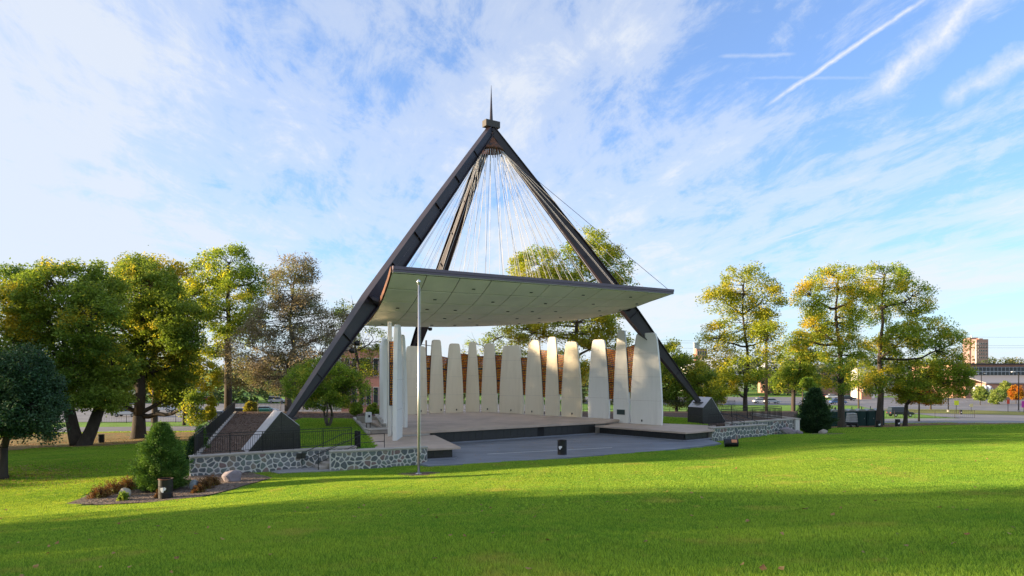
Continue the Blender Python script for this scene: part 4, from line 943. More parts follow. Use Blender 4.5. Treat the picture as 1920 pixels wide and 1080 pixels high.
# ------------------------------------------------------------------ amber screens between the slabs
ambm = bpy.data.materials.new('amber_glass'); ambm.use_nodes = True; t_ = NT(ambm.node_tree); t_.t.nodes.clear()
g_ = t_.n('ShaderNodeNewGeometry'); rn = g_.outputs['Random Per Island']
ac = t_.ramp(rn, [(0, (.80, .20, .003)), (.5, (.98, .40, .008)), (1, (.98, .58, .03))])
pb = t_.n('ShaderNodeBsdfPrincipled', i={'Base Color': ac, 'Roughness': .25}); tb_ = t_.n('ShaderNodeBsdfTranslucent', i={'Color': ac})
t_.n('ShaderNodeOutputMaterial', i={0: t_.n('ShaderNodeMixShader', i={0: .7, 1: pb.outputs[0], 2: tb_.outputs[0]}).outputs[0]})
def screen(k0, k1, ytop0, ytop1, ybot, label):
    s0, s1 = SLABS[k0], SLABS[k1]
    def edge(s, sg, z):
        tt = min(1, max(0, (z-s['zb'])/s['h'])); hw = half_w(tt, s['w'], s['r'])-.0; return Vector((s['c'].x+s['t'][0]*hw*sg, s['c'].y+s['t'][1]*hw*sg, z))
    # which side of each slab faces the other
    def sgn(s, o): return 1 if (o['c']-s['c']).xy.dot(Vector(s['t'])) > 0 else -1
    g0, g1 = sgn(s0, s1), sgn(s1, s0); Y = (s0['c'].y+s1['c'].y)/2
    zt0, zt1, zb_ = CAM_H+(HY-ytop0)/FPX*Y, CAM_H+(HY-ytop1)/FPX*Y, CAM_H+(HY-ybot)/FPX*Y
    t = thing('amber_screen', label, 'screen', tuple(edge(s0, g0, zb_)), group='amber glass screens between the slabs')
    def P(u, v):   # v 0 bottom, 1 top
        za, zb2 = zb_+(zt0-zb_)*v, zb_+(zt1-zb_)*v; return edge(s0, g0, za).lerp(edge(s1, g1, zb2), u)
    fr = MB(); NV = 8
    for u in (0.02, .98):
        for v in range(NV): fr.bar(P(u, v/NV), P(u, (v+1)/NV), .07, .07)
    for v in (0, .33, .66, 1): fr.bar(P(0, v), P(1, v), .08, .09 if v in (.33, .66) else .06)
    fr.build('frame', M['black'], t)
    gl = MB(); bars = MB(); nv = max(8, int((zt0-zb_)/.16))
    for j in range(nv):
        v0, v1 = j/nv, (j+1)/nv; Wd = (P(1, v0)-P(0, v0)).length; nu = max(1, round(Wd/.15)); sh_ = random.uniform(-.25, .25) if nu > 1 else 0
        bars.bar(P(0, v0), P(1, v0), .03, .05)
        for i in range(nu):
            u0, u1 = max(0, (i+sh_*(i > 0))/nu), min(1, (i+1+sh_*(i < nu-1))/nu); e = .12
            c = [P(u0+(u1-u0)*(e+random.uniform(-.05, .12)), v0+(v1-v0)*(e+random.uniform(0, .15))), P(u1-(u1-u0)*(e+random.uniform(-.05, .12)), v0+(v1-v0)*(e+random.uniform(0, .15))),
                 P(u1-(u1-u0)*(e+random.uniform(-.05, .12)), v1-(v1-v0)*(e+random.uniform(0, .15))), P(u0+(u1-u0)*(e+random.uniform(-.05, .12)), v1-(v1-v0)*(e+random.uniform(0, .15)))]
            n_ = (c[1]-c[0]).cross(c[3]-c[0]).normalized()*.015
            gl.add([p-n_ for p in c]+[p+n_ for p in c], [(3, 2, 1, 0), (4, 5, 6, 7), (0, 1, 5, 4), (1, 2, 6, 5), (2, 3, 7, 6), (3, 0, 4, 7)])
            bars.bar(P(u0, v0), P(u0, v1), .045, .03, (.3, 1, 0))
    gl.build('glass_pieces', ambm, t, kind='stuff'); bars.build('glazing_bars', M['black'], t, kind='stuff'); return t
for a in [('A', 'B', 666.5, 667, 738, 'slim amber glass screen beside the slab at the flagpole'), ('B', 'C', 668.5, 671, 737, 'amber screen between the second and third back slabs'),
          ('C', 'D', 663.5, 664.5, 737, 'amber screen on the near side of the narrow pointed slab'), ('D', 'E', 668, 668, 737, 'amber screen between the pointed slab and the flat topped one'),
          ('E', 'F', 666, 667, 737, 'amber screen against the widest slab on its west side'), ('F', 'G', 671, 671, 740, 'amber screen against the widest slab on its east side'),
          ('G', 'H', 656, 658, 744, 'tall amber screen before the slim rounded slab'), ('H', 'I', 664, 667, 739, 'amber screen before the broad slab at the open gap'),
          ('J', 'K', 653, 657.5, 748, 'widest amber screen beside the slab with the plaque'), ('K', 'L', 652, 646, 735, 'amber screen rising between the tallest and the widest white slabs'),
          ('O', 'M', 640, 640, 760, 'amber screen glimpsed between the two edge-on white slabs')]: screen(*a)

# ------------------------------------------------------------------ flagpole, drums, boulders, mulch bed
fp = (TX(785, 34.4), 34.4); fz = gz(*fp); t = thing('flagpole', 'tall bare aluminium flagpole standing on the lawn in a ring of bark', 'flagpole', (fp[0], fp[1], fz))
MB().tube([(fp[0], fp[1], fz-.1), (fp[0], fp[1], fz+4), (fp[0], fp[1], fz+9.55)], [.064, .056, .038], 12).build('pole', M['alu'], t, smooth=True)
MB().lathe((fp[0], fp[1], fz+9.55), [(.03, 0), (.05, .06), (.09, .12), (.10, .18), (.07, .25), (.01, .29)], 12).build('finial_ball', M['alu'], t, smooth=True)
MB().lathe((fp[0], fp[1], fz-.02), [(.20, 0), (.18, .06), (.10, .10)], 14).build('collar', M['alu'], t)
MB().tube([(fp[0]+.10, fp[1]-.02, fz+1.2), (fp[0]+.10, fp[1]-.02, fz+9.4)], .008, 4).build('halyard', M['white'], t)
MB().bar((fp[0]+.05, fp[1]-.1, fz+1.2), (fp[0]+.18, fp[1]-.1, fz+1.2), .03, .03).build('cleat', M['alu'], t)
ringp = [(fp[0]+1.05*math.cos(a)*(1+.1*math.sin(3*a)), fp[1]+.78*math.sin(a)) for a in np.linspace(0, 2*np.pi, 22)[:-1]]
drape('bark_ring', ringp, M['mulch2'], .03, .4)
BED = [tuple(ray(px, py, Y).xy) for px, py, Y in [(130, 935, 28.6), (190, 948, 27.6), (290, 953, 27.8), (370, 940, 28.6), (440, 912, 31.0), (510, 893, 34.5)]]+[(-14.0, 36.6), (-16.2, 35.4), (-18.5, 34.0), tuple(ray(235, 895, 33).xy), tuple(ray(165, 912, 30.6).xy)]
drape('mulch_bed', BED, M['mulch2'], .045, .5, irregular=.12)
def bed_fn(x, y): return ground(x, y)+.045
chips('bark_chips', BED, 5000, mat('pale_chip', (.23, .17, .13), .9, .5, 3, col2=(.12, .085, .06), c2scale=3), bed_fn, .075)
chips('bark_chips', ringp, 700, M['mulch2'], lambda x, y: ground(x, y)+.04, .06)
drummat = mat('black_drum_paint', (.014, .014, .015), .4, .3, 3, .1, 12, col2=(.035, .022, .016), c2scale=2.5, c2lo=.62, c2hi=.7)
def drum(label, X, Y, z, rz=0.0, fallen=False, patch=1, toned=False):
    t = local('oil_drum', label, 'drum', (X, Y, z), rz, 'black steel drums used as litter bins')
    pr = [(.285, 0), (.292, .015), (.285, .03), (.285, .27), (.297, .285), (.285, .30), (.285, .57), (.297, .585), (.285, .60), (.285, .86), (.294, .87), (.294, .88), (.272, .88), (.272, .45), (.01, .45)]
    if fallen:
        t.rotation_euler = (0, 0, rz); MB().lathe((-.44, 0, .295), pr, 28, 'X').build('shell', drummat, t, smooth=False)
        MB().lathe((.385, 0, .295), [(.24, 0), (.24, .02)], 20, 'X').build('inside', M['rust'], t)
        v = []; K = 6
        for k in range(K+1): a = .2+k*.13; v += [(-.02, -.2975*math.cos(a), .295+.2975*math.sin(a)), (.34, -.2975*math.cos(a), .295+.2975*math.sin(a))]
        MB().add(v, [(2*k, 2*k+1, 2*k+3, 2*k+2) for k in range(K)]).build('paper_patch', mat('orange_sticker', (.62, .25, .12), .7), t)
    else:
        MB().lathe((0, 0, 0), pr, 28).build('shell', drummat, t)
        # a torn white paper patch wrapped round the front
        outl = [(-.62, .46), (-.50, .36), (-.22, .33), (-.05, .42), (.12, .44), (.20, .52), (.02, .56), (-.25, .55), (-.60, .54)] if patch == 1 else [(-.45, .36), (-.15, .32), (.25, .38), (.42, .50), (.10, .55), (-.10, .47), (-.42, .50)]
        cx_ = sum(a for a, b in outl)/len(outl); cy_ = sum(b for a, b in outl)/len(outl)
        pos = lambda a, z: (.2995*math.sin(a), -.2995*math.cos(a), z)
        v = [pos(cx_, cy_)]+[pos(a*1.0, z) for a, z in outl]; n = len(outl)
        MB().add(v, [(0, 1+i, 1+(i+1) % n) for i in range(n)]).build('paper_patch', M['white'], t)
        if True: MB().lathe((0, 0, .86), [(.262, 0), (.298, .0), (.302, .02), (.298, .035), (.262, .035)], 28, caps=False).build('rim', M['rust'] if toned else drummat, t)  # one drum takes a rusty steel rim in place of drum paint
    return t
X = TX(315, 29.2); drum('rusty rimmed oil drum at the edge of the mulch bed', X, 29.0, gz(X, 29.0)-.01, .35, toned=True)
X = TX(1054, 42.2); drum('oil drum standing alone on the black forecourt', X, 42.2, .032, -.25)
X = TX(1371, 46.4); drum('fallen oil drum lying at the corner of the forecourt with an orange patch', X, 46.4, gz(X, 46.4)+.0, -.15, fallen=True)
X = TX(190, 71); drum('dark oil drum among fallen leaves beyond the twin trunked maple', X, 71, gz(X, 71), 2.6)
X = TX(1646.5, 79); drum('oil drum in front of the tallest locust trunk', X, 79, gz(X, 79), 0.1, patch=2)
X = TX(1683, 83); drum('oil drum beside the spreading locust trunk', X, 83, gz(X, 83), 0.1, patch=2)
X = TX(1801, 140); drum('oil drum out on the paved road by the yellow sign', X, 140, gz(X, 140)+.05, 0.1, patch=2)
def boulder(label, X, Y, sx, sy, sz, m, seed, rz=0):
    import bmesh
    rs = np.random.default_rng(seed); bm = bmesh.new(); bmesh.ops.create_icosphere(bm, subdivisions=3, radius=1)
    pl_ = [(Vector(d_), rs.uniform(.62, .92)) for d_ in rs.normal(size=(11, 3))]
    for v in bm.verts:
        for n_, o in pl_:
            n2 = n_.normalized(); dd = v.co.dot(n2)
            if dd > o: v.co -= n2*(dd-o)*.85
        v.co += Vector(rs.normal(size=3))*.018
        v.co = Vector((v.co.x*sx, v.co.y*sy, v.co.z*sz))
    me = bpy.data.meshes.new('boulder'); bm.to_mesh(me); bm.free(); me.materials.append(m); o = bpy.data.objects.new('boulder', me); COL.objects.link(o)
    o.location = (X, Y, gz(X, Y)+sz*.55); o.rotation_euler = (0, 0, rz); return tag(o, label, 'boulder')
bg_, bb_, bt_ = mat('lavender_grey_rock', (.27, .235, .25), .85, .2, 3, .5, 8, col2=(.20, .17, .18), c2scale=3), mat('bluish_rock', (.22, .27, .30), .8, .15, 3, .4, 8), mat('speckled_rock', (.36, .33, .27), .85, .2, 5, .5, 14)
boulder('large angular lavender grey boulder at the foot of the long rubble wall', TX(434, 33.6), 33.6, .52, .36, .40, bg_, 3, .3)
boulder('bluish boulder between the juniper and the brown shrubs', TX(364, 31.6), 31.6, .26, .22, .30, bb_, 5)
boulder('pale speckled round boulder in the mulch bed', TX(233, 30.2), 30.2, .34, .26, .26, bt_, 8)
boulder('flat grey boulder at the foot of the back rubble wall', TX(1478, 58.5), 58.5, .85, .5, .42, bg_, 11, .2)
boulder('small grey boulder at the corner of the back rubble wall', TX(1497, 60), 60, .4, .35, .26, bg_, 14)
boulder('pale boulder beside the dark cone shaped evergreen', TX(1543, 60.5), 60.5, .42, .32, .30, bt_, 17)
drape('mulch_bed', [tuple(ray(px, py, Y).xy) for px, py, Y in [(1515, 815, 59), (1545, 818, 57.5), (1585, 816, 58.5), (1580, 812, 61), (1530, 811, 64)]], M['mulch2'], .045, .6, irregular=.1)

# utility box by the stage
ub = Vector((-11.15, 53.0, .7)); u = thing('utility_box', 'white electrical cabinet on a post beside the concrete kerb', 'utility box', tuple(ub))
MB().box(ub+Vector((0, 0, .85)), (.44, .30, .80), TH).build('cabinet', M['white'], u, bevel=.02)
MB().box(ub+Vector((.084, -.135, .85)), (.36, .02, .70), TH).build('door', M['white'], u); MB().box(ub+Vector((.10, -.17, .95)), (.14, .06, .18), TH).build('meter', M['glass'], u)
for s_ in (-.15, .15): MB().box(ub+Vector((s_*AX[0], s_*AX[1], .22)), (.06, .06, .5), TH).build('leg', M['bark2'], u)
lp = thing('lamp_post', 'curved lamp arm rising behind the widest white slab', 'lamp', (TX(1177, 66), 66, .7))
cx0 = TX(1177, 66); pts = [(cx0, 66, .6), (cx0, 66, 6.4)]+[(cx0+1.05-1.05*math.cos(a), 66, 6.4+1.1*math.sin(a)) for a in np.linspace(0, 1.5, 6)[1:]]+[(cx0+1.5, 66, 7.52)]
MB().tube(pts, .06, 6).build('pole', M['steel'], lp); MB().lathe((cx0+1.6, 66, 7.40), [(.2, 0), (.12, .12), (.04, .2)], 10).build('lamp_head', M['steel'], lp)

# ------------------------------------------------------------------ portable toilets, trailer stack
gm = mat('dark_green_plastic', (.006, .045, .045), .45, .1, 2); wr = mat('grey_white_roof', (.42, .43, .44), .5)
def toilet(label, px, Y, first=None):
    X = TX(px, Y); z = gz(X, Y)
    if first: return copy_tree(first, (X, Y, z), .02*px % .1, label)
    t = local('portable_toilet', label, 'portable toilet', (X, Y, z), 0, 'row of dark green portable toilets')
    MB().box((0, 0, 1.0), (1.12, 1.15, 2.0)).build('body', gm, t, bevel=.03); MB().box((0, -.60, .98), (.78, .05, 1.8)).build('door', gm, t, bevel=.01)
    mb = MB(); n = 8; v = []
    for y in (-.56, .56):
        for k in range(n+1): a = math.pi*k/n; v.append((-.54*math.cos(a), y, 2.0+.26*math.sin(a)))
    mb.add(v, [tuple(range(n, -1, -1)), tuple(range(n+1, 2*n+2))]+[(k, k+1, n+2+k, n+1+k) for k in range(n)]); mb.build('roof', wr, t)
    MB().tube([(.42, .3, 2.0), (.42, .3, 2.55)], .05, 6).build('vent_pipe', gm, t); MB().box((.25, -.64, 1.05), (.05, .05, .16)).build('handle', wr, t)
    for z_ in (.5, .98, 1.46): MB().box((0, -.63, z_), (.6, .012, .05)).build('door_rib', gm, t)
    return t
T0 = toilet('portable toilet standing apart next to the dark conifer', 1563, 88.5)
for px, lab in [(1594, 'portable toilet half hidden behind the locust trunk'), (1612, 'portable toilet behind the white ribbed stack'), (1629, 'portable toilet in the middle of the row'), (1646, 'portable toilet behind the tallest locust trunk'), (1578, 'portable toilet hidden behind the green locust trunk')]:
    toilet(lab, px, 88.5, T0)
X = TX(1597, 84); z = gz(X, 84); t = thing('folding_table_cart', 'cart of stacked white ribbed sheets on a dark trailer', 'cart', (X, 84, z))
for k in range(6): MB().box((X, 84+.12*k*0, z+.75+k*.19), (1.15-.04*k, .8, .15)).build('sheet', wr, t, bevel=.04)
MB().box((X-.2, 83.8, z+.45), (1.4, .9, .22)).build('chassis', M['black'], t); MB().bar((X-.9, 83.4, z+.25), (X+.4, 83.4, z+.25), .08, .08).build('bumper', M['alu'], t)
for s_ in (-.5, .3): MB().lathe((X+s_, 83.3, z+.25), [(.24, -.1), (.24, .1)], 12, 'X').build('wheel', M['black'], t)

# ------------------------------------------------------------------ cars
def car_body(paint, van=False):
    """profile along x, swept across with tumblehome"""
    lo = [(-2.15, .45), (-2.2, .75), (-2.05, .92), (-1.2, 1.0), (1.05, .98), (1.95, .85), (2.18, .68), (2.15, .40)]
    up = [(-1.75, .95), (-1.35, 1.40), (-.5, 1.48), (.35, 1.42), (1.1, .96)] if not van else [(-2.1, .92), (-1.95, 1.72), (-.6, 1.80), (.5, 1.72), (1.25, .98)]
    return lo, up
def car(label, cat, px, Y, paint, rz=0.0, van=False):
    X = TX(px, Y); z = gz(X, Y)+.06; t = local('parked_car', label, cat, (X, Y, z), rz, 'cars in the parking lots'); lo, up = car_body(paint, van)
    n = len(lo); v = [(x, -.88, h) for x, h in lo]+[(x, .88, h) for x, h in lo]
    MB().add(v, [tuple(range(n)), tuple(range(2*n-1, n-1, -1))]+[(i, n+i, n+(i+1) % n, (i+1) % n) for i in range(n)]).build('body', paint, t, bevel=.06)
    n = len(up); wd = [.84]+[.66]*(n-2)+[.84]; v = [(x, -w_, h) for (x, h), w_ in zip(up, wd)]+[(x, w_, h) for (x, h), w_ in zip(up, wd)]
    MB().add(v, [tuple(range(n)), tuple(range(2*n-1, n-1, -1))]+[(i, n+i, n+(i+1) % n, (i+1) % n) for i in range(n)]).build('windows', M['glass'], t)
    tp_ = up[1:-1]; MB().prism([(tp_[0][0], -.67), (tp_[-1][0], -.67), (tp_[-1][0], .67), (tp_[0][0], .67)], tp_[1][1]-.06, tp_[1][1]+.02).build('roof', paint, t, bevel=.03)
    for x in (-1.35, 1.35):
        for y in (-.86, .86):
            wl = MB(); c = (x, y, .33); vs = []; N = 14
            for yy in (-.1, .1):
                for k in range(N): a = 2*math.pi*k/N; vs.append((x+.33*math.cos(a), y+yy, .33+.33*math.sin(a)))
            wl.add(vs, [tuple(range(N-1, -1, -1)), tuple(range(N, 2*N))]+[(k, (k+1) % N, N+(k+1) % N, N+k) for k in range(N)]); wo_ = wl.build('wheel', M['black'], t)
            MB().box((x, y+math.copysign(.105, y), .33), (.3, .02, .3)).build('rim', M['alu'], wo_)
    for y in (-.62, .62): MB().box((2.14, y, .66), (.10, .34, .13)).build('headlight', M['white'], t); MB().box((-2.16, y, .76), (.08, .30, .12)).build('tail_light', M['redground'], t)
    return t
def paint(n_, c): return mat(n_, c, .28, .03, 1, spec=.6)
PW, PR, PD, PB, PS = paint('white_car_paint', (.70, .70, .70)), paint('red_car_paint', (.42, .03, .03)), paint('dark_car_paint', (.02, .025, .035)), paint('blue_car_paint', (.05, .13, .30)), paint('silver_car_paint', (.42, .45, .48))
for a in [('dark car parked beside the yellow sapling in the lot', 'car', 368, 128, PD, 0.1), ('silver blue car parked behind the elm trunk', 'car', 412, 112.5, PS, 0.05), ('silver car at the corner of the terrace railing', 'car', 450, 116, PS, .1, True),
          ('red car seen over the back railing', 'car', 472, 122, PR, 0.0), ('pale car just past the red one beside the teal bin', 'car', 500, 130, PS, 0.2), ('white pickup like van seen between the maple trunks', 'van', 238, 122, PW, .1, True),
          ('white car at the foot of the thick maple trunk', 'car', 306, 136, PW, .05), ('distant red car deep in the west lot', 'car', 392, 185, PR, 0), ('distant white car deep in the west lot', 'car', 350, 180, PW, .3), ('pale van far off behind the elm', 'van', 520, 178, PW, .1, True),
          ('dark car far off behind the brown tree', 'car', 585, 150, PD, 0), ('red car parked beyond the yellow locust', 'car', 1432, 200, PR, 0), ('white car parked before the red one beyond the yellow locust', 'car', 1427, 190, PW, 0.05),
          ('silver car parked by the wooden utility pole', 'car', 1447, 189, PS, 0.1), ('blue car parked behind the green locust trunk', 'car', 1571, 186, PB, 0.0), ('dark pickup parked behind the spreading locust', 'suv', 1688, 128, PD, 0.0, True),
          ('distant red car at the far edge of the east lot', 'car', 1545, 226, PR, 0), ('distant white car at the far edge of the east lot', 'car', 1562, 224, PW, 0), ('distant dark car beside the far white one', 'car', 1590, 210, PD, 0), ('distant silver car across the lot from the red one', 'car', 1520, 196, PS, 0)]:
    car(*a)
X = TX(496, 112); z = gz(X, 112)
t = thing('recycling_bin', 'teal green dumpster seen through the back railing', 'dumpster', (X, 112, z)); tm = mat('teal_paint', (.01, .16, .15), .5)
MB().box((X, 112, z+.95), (2.0, 1.6, 1.6)).build('body', tm, t, bevel=.04); MB().box((X, 112, z+1.85), (2.1, 1.7, .16)).build('lid', tm, t, bevel=.03)

# ------------------------------------------------------------------ buildings
def facade(t, x0, x1, Y, z0, z1, nx_, nz, wm=.62, hm=.6, m=None, frame=M['white']):
    for i in range(nx_):
        for j in range(nz):
            wx, wz = (x1-x0)/nx_, (z1-z0)/nz; cx_, cz = x0+wx*(i+.5), z0+wz*(j+.5)
            MB().box((cx_, Y-.03, cz), (wx*wm+.14, .12, wz*hm+.14)).build('window', frame, t); MB().box((cx_, Y-.10, cz), (wx*wm, .06, wz*hm)).build('pane', m or M['glass'], t)
# flat brick hall with clerestory
Yb = 238; t = thing('brick_hall', 'long low brick hall with a clerestory window band under a flat roof', 'building', (TX(1860, Yb), Yb, -5))
x0, x1, zr = TX(1786, Yb), TX(2050, Yb), CAM_H+(HY-684)*Yb/FPX
MB().box(((x0+x1)/2, Yb+12, (zr-5)/2), (x1-x0, 24, zr+5)).build('wall', M['brick2'], t); MB().box(((x0+x1)/2, Yb+12, zr+.25), (x1-x0+1.6, 26, .5)).build('roof', M['steel'], t)
wz0, wz1 = CAM_H+(HY-705)*Yb/FPX, CAM_H+(HY-688)*Yb/FPX
xa = TX(1805, Yb); MB().box(((xa+x1)/2, Yb-.1, (wz0+wz1)/2), (x1-xa, .3, wz1-wz0)).build('window_band', mat('grey_band', (.33, .36, .38), .6), t)
nw = 34
for i in range(nw):
    for j in range(2):
        cx_ = xa+(x1-xa)*(i+.5)/nw; hz_ = (wz1-wz0)/2; MB().box((cx_, Yb-.28, wz0+hz_*(j+.5)), ((x1-xa)/nw*.80, .08, hz_*.80)).build('pane', M['glass'], t)
xl0, xl1 = TX(1848, Yb-12), TX(2050, Yb-12); zt_ = CAM_H+(HY-706)*(Yb-12)/FPX; zm_ = CAM_H+(HY-719)*(Yb-12)/FPX
MB().box(((xl0+xl1)/2, Yb-6, (zm_-5)/2), (xl1-xl0, 12, zm_+5)).build('wing_wall', M['brick2'], t)
mb = MB(); mb.add([(xl0-.5, Yb-13, zm_), (xl1, Yb-13, zm_), (xl1, Yb-.4, zt_), (xl0-.5, Yb-.4, zt_), (xl0-.5, Yb-13, zm_+.3), (xl1, Yb-13, zm_+.3), (xl1, Yb-.4, zt_+.3), (xl0-.5, Yb-.4, zt_+.3)], [(0, 3, 2, 1), (4, 5, 6, 7), (0, 1, 5, 4), (1, 2, 6, 5), (2, 3, 7, 6), (3, 0, 4, 7)]); mb.build('wing_roof', mat('grey_metal_roof', (.30, .29, .29), .6), t)
MB().box((TX(1886, Yb-12), Yb-12.1, -1.6), (2.0, .2, 3.2)).build('door', M['dark'], t)
for px in (1833, 1845, 1853):
    X = TX(px, 225); q = thing('storage_tank', 'white tank by the brick hall, %s' % {1833: 'the one at its west corner', 1845: 'the middle of three', 1853: 'the one by the wing wall'}[px], 'tank', (X, 225, -5)); MB().lathe((X, 225, -5), [(1.3, 0), (1.3, 3.6), (.9, 4.4), (.2, 4.7)], 14).build('shell', M['white'], q, smooth=True); MB().tube([(X+.2, 223.6, -5), (X+.2, 223.6, -.8)], .12, 5).build('pipe', M['steel'], q)
# brick tower far away
Yt = 520; t = thing('brick_tower', 'brick hospital-like tower rising above the spreading locust', 'building', (TX(1838, Yt), Yt, -5))
def tbox(px0, px1, pyt, nm, m_, dY=0, zb=-5): 
    Y = Yt+dY; a, b_ = TX(px0, Y), TX(px1, Y); zt2 = CAM_H+(HY-pyt)*Y/FPX; MB().box(((a+b_)/2, Y+4, (zt2+zb)/2), (b_-a, 8, zt2-zb)).build(nm, m_, t); return a, b_, zt2
M['towerb'] = mat('mauve_brick', (.33, .21, .20), .9, .05, .1)
tbox(1818, 1834, 633, 'wall', M['towerb']); a_, b_, zt2 = tbox(1831, 1853, 636, 'wall', M['towerb'], -6); tbox(1836, 1843, 634.5, 'stair_block', M['brick2'], -3)
facade(t, a_+.8, b_-.8, Yt-6, zt2-15, zt2-2, 4, 5, .42, .45)
for px, pyt, sy, m_, lab in [(1830, 628, .5, M['white'], '')]: MB().tube([(TX(px, Yt), Yt+5, 20), (TX(px, Yt), Yt+5, CAM_H+(HY-pyt)*Yt/FPX)], .4, 5).build('flue', M['white'], t)
# white tent like pavilion roofs and blocks between the trees
def hip_hall(label, px0, px1, pyr, pye, Y, mw, mr, apexfrac=.55, rows=1):
    a, b_ = TX(px0, Y), TX(px1, Y); zr_, ze = CAM_H+(HY-pyr)*Y/FPX, CAM_H+(HY-pye)*Y/FPX; t = thing('hall', label, 'building', ((a+b_)/2, Y, -5)); dp = (b_-a)*.6
    MB().box(((a+b_)/2, Y+dp/2, (ze-5)/2), (b_-a-2, dp-2, ze+5)).build('wall', mw, t)
    mx = a+(b_-a)*apexfrac; my = Y+dp/2; v = [(a, Y, ze), (b_, Y, ze), (b_, Y+dp, ze), (a, Y+dp, ze), (mx, my, zr_), (a, Y, ze-.5), (b_, Y, ze-.5), (b_, Y+dp, ze-.5), (a, Y+dp, ze-.5)]
    MB().add(v, [(0, 1, 4), (1, 2, 4), (2, 3, 4), (3, 0, 4), (8, 7, 6, 5), (0, 5, 6, 1), (1, 6, 7, 2), (2, 7, 8, 3), (3, 8, 5, 0)]).build('roof', mr, t)
    facade(t, a+2, b_-2, Y+.9, -3.5, ze-1, 8, rows, .6, .5); return t
M['pale'] = mat('pale_panel', (.60, .58, .56), .7, .04, .3)
hip_hall('wide white pyramid roofed hall seen beyond the granite pier', 1285, 1400, 668, 690, 300, M['pale'], M['white'], .5)
hip_hall('grey pyramid roofed hall behind the wooden pole', 1430, 1500, 672, 695, 280, M['brick2'], wr, .3)
def block(label, px0, px1, pyt, Y, m_, nx_=3, nz=2, cat='building', name='block_building', zb=-5):
    a, b_ = TX(px0, Y), TX(px1, Y); zt2 = CAM_H+(HY-pyt)*Y/FPX; t = thing(name, label, cat, ((a+b_)/2, Y, zb)); dp = min(25, (b_-a)*.8)
    MB().box(((a+b_)/2, Y+dp/2, (zt2+zb)/2), (b_-a, dp, zt2-zb)).build('wall', m_, t); MB().box(((a+b_)/2, Y+dp/2, zt2+.15), (b_-a+.6, dp+.6, .4)).build('roof', wr, t)
    if nx_: facade(t, a+(b_-a)*.06, b_-(b_-a)*.06, Y, max(zb+1, zt2-6*nz), zt2-.6, nx_, nz)
    return t
block('grey upper floor block on the skyline over the white hall', 1302, 1312, 643, 560, mat('blue_grey_panel', (.30, .34, .38), .6), 0)
block('small red brick block on the skyline over the white hall', 1306, 1326, 654, 540, M['brick'], 4, 2)
block('pale block with brick base between two locust trunks', 1608, 1640, 690, 230, M['pale'], 3, 2)
block('brick block behind the tallest locust trunk', 1615, 1634, 706, 220, M['brick2'], 2, 1)
block('low brick row beyond the trees near the pole', 1540, 1600, 700, 260, M['brick2'], 6, 1)
block('white flat block glimpsed through the locust crown', 1640, 1700, 700, 250, M['pale'], 5, 1)
block('grey penthouse block behind the flat brick hall', 1857, 1871, 683, 330, M['steel'], 2, 1)
block('red brick building behind the open branched tree', 640, 716, 655, 125, M['brick'], 5, 2, zb=-3.4)
block('pale building far behind the west lot', 180, 330, 712, 260, M['pale'], 9, 1)
block('long pale shed far behind the west trees', 20, 150, 708, 300, M['pale'], 9, 1)
block('grey house-like block far beyond the slab gaps', 815, 850, 690, 300, wr, 3, 1)

# distant woods along the horizon
lv = []
for x0_, x1_, Y, zt2, dn in [(-200, -40, 185, 5.5, 1), (-40, 40, 190, 4, 1), (-420, -60, 240, 8, 1), (-60, 120, 260, 9, 1), (110, 190, 330, 9.5, 1), (190, 420, 420, 13, 1), (140, 560, 560, 16, 1), (-600, -200, 420, 12, 1), (60, 110, 270, 12, 1)]:
    n = int((x1_-x0_)/3.2)
    for i in range(n):
        c = np.array([x0_+(x1_-x0_)*(i+rng.uniform(-.4, .4))/n, Y+rng.uniform(-12, 12), -5+ (zt2+5)*rng.uniform(.35, .62)]); h = (zt2-c[2])*rng.uniform(.65, 1.05)
        d = rand_dirs(120); d[:, 2] *= 1.0; lv.append(c+d*np.array([3.6, 3.6, h])*rng.uniform(.5, 1, (120, 1))**.4)
L = np.concatenate(lv); V, F = leaf_quads(L, 1.5)
dw = fastmesh('distant_woods', V, F, leafmat('far_leaves', (.07, .11, .045), (.13, .15, .06), (.22, .19, .07), .03, .4), kind='stuff'); dw['label'] = 'band of distant trees along the skyline'

# ------------------------------------------------------------------ poles, signs, wires, far fences
def lightpole(label, px, Y, pyt, arms=1):
    X = TX(px, Y); z = gz(X, Y); zt2 = CAM_H+(HY-pyt)*Y/FPX; t = thing('lamp_post', label, 'lamp post', (X, Y, z))
    MB().tube([(X, Y, z), (X, Y, zt2)], .11, 6).build('pole', M['black'], t); MB().lathe((X, Y, z), [(.28, 0), (.28, .5)], 8).build('footing', M['concrete'], t)
    for s_ in ((-1, 1) if arms == 2 else (-1,)):
        MB().bar((X, Y, zt2-.1), (X+s_*1.0, Y, zt2), .07, .07).build('arm', M['black'], t); MB().box((X+s_*1.2, Y, zt2), (.7, .4, .16)).build('lamp_head', M['white'] if arms == 1 else M['alu'], t)
lightpole('tall black lamp post by the road near the frame edge', 1910, 150, 697)
lightpole('double headed lamp post before the brick hall', 1840, 215, 700, 2)
lightpole('black lamp post beside the spreading locust', 1778, 150, 693)
lightpole('slim lamp post far behind the west lot', 590, 170, 660)
def sign(label, px, Y, pyt, pyb, w_, m_, pole_m=None, diamond=False):
    X = TX(px, Y); z = gz(X, Y); z1_, z0_ = CAM_H+(HY-pyt)*Y/FPX, CAM_H+(HY-pyb)*Y/FPX; t = thing('road_sign', label, 'sign', (X, Y, z))
    MB().tube([(X, Y, z), (X, Y, z1_)], .05, 5).build('post', pole_m or M['black'], t); MB().box((X, Y-.08, (z1_+z0_)/2), (w_, .03, z1_-z0_)).build('board', m_, t); return t
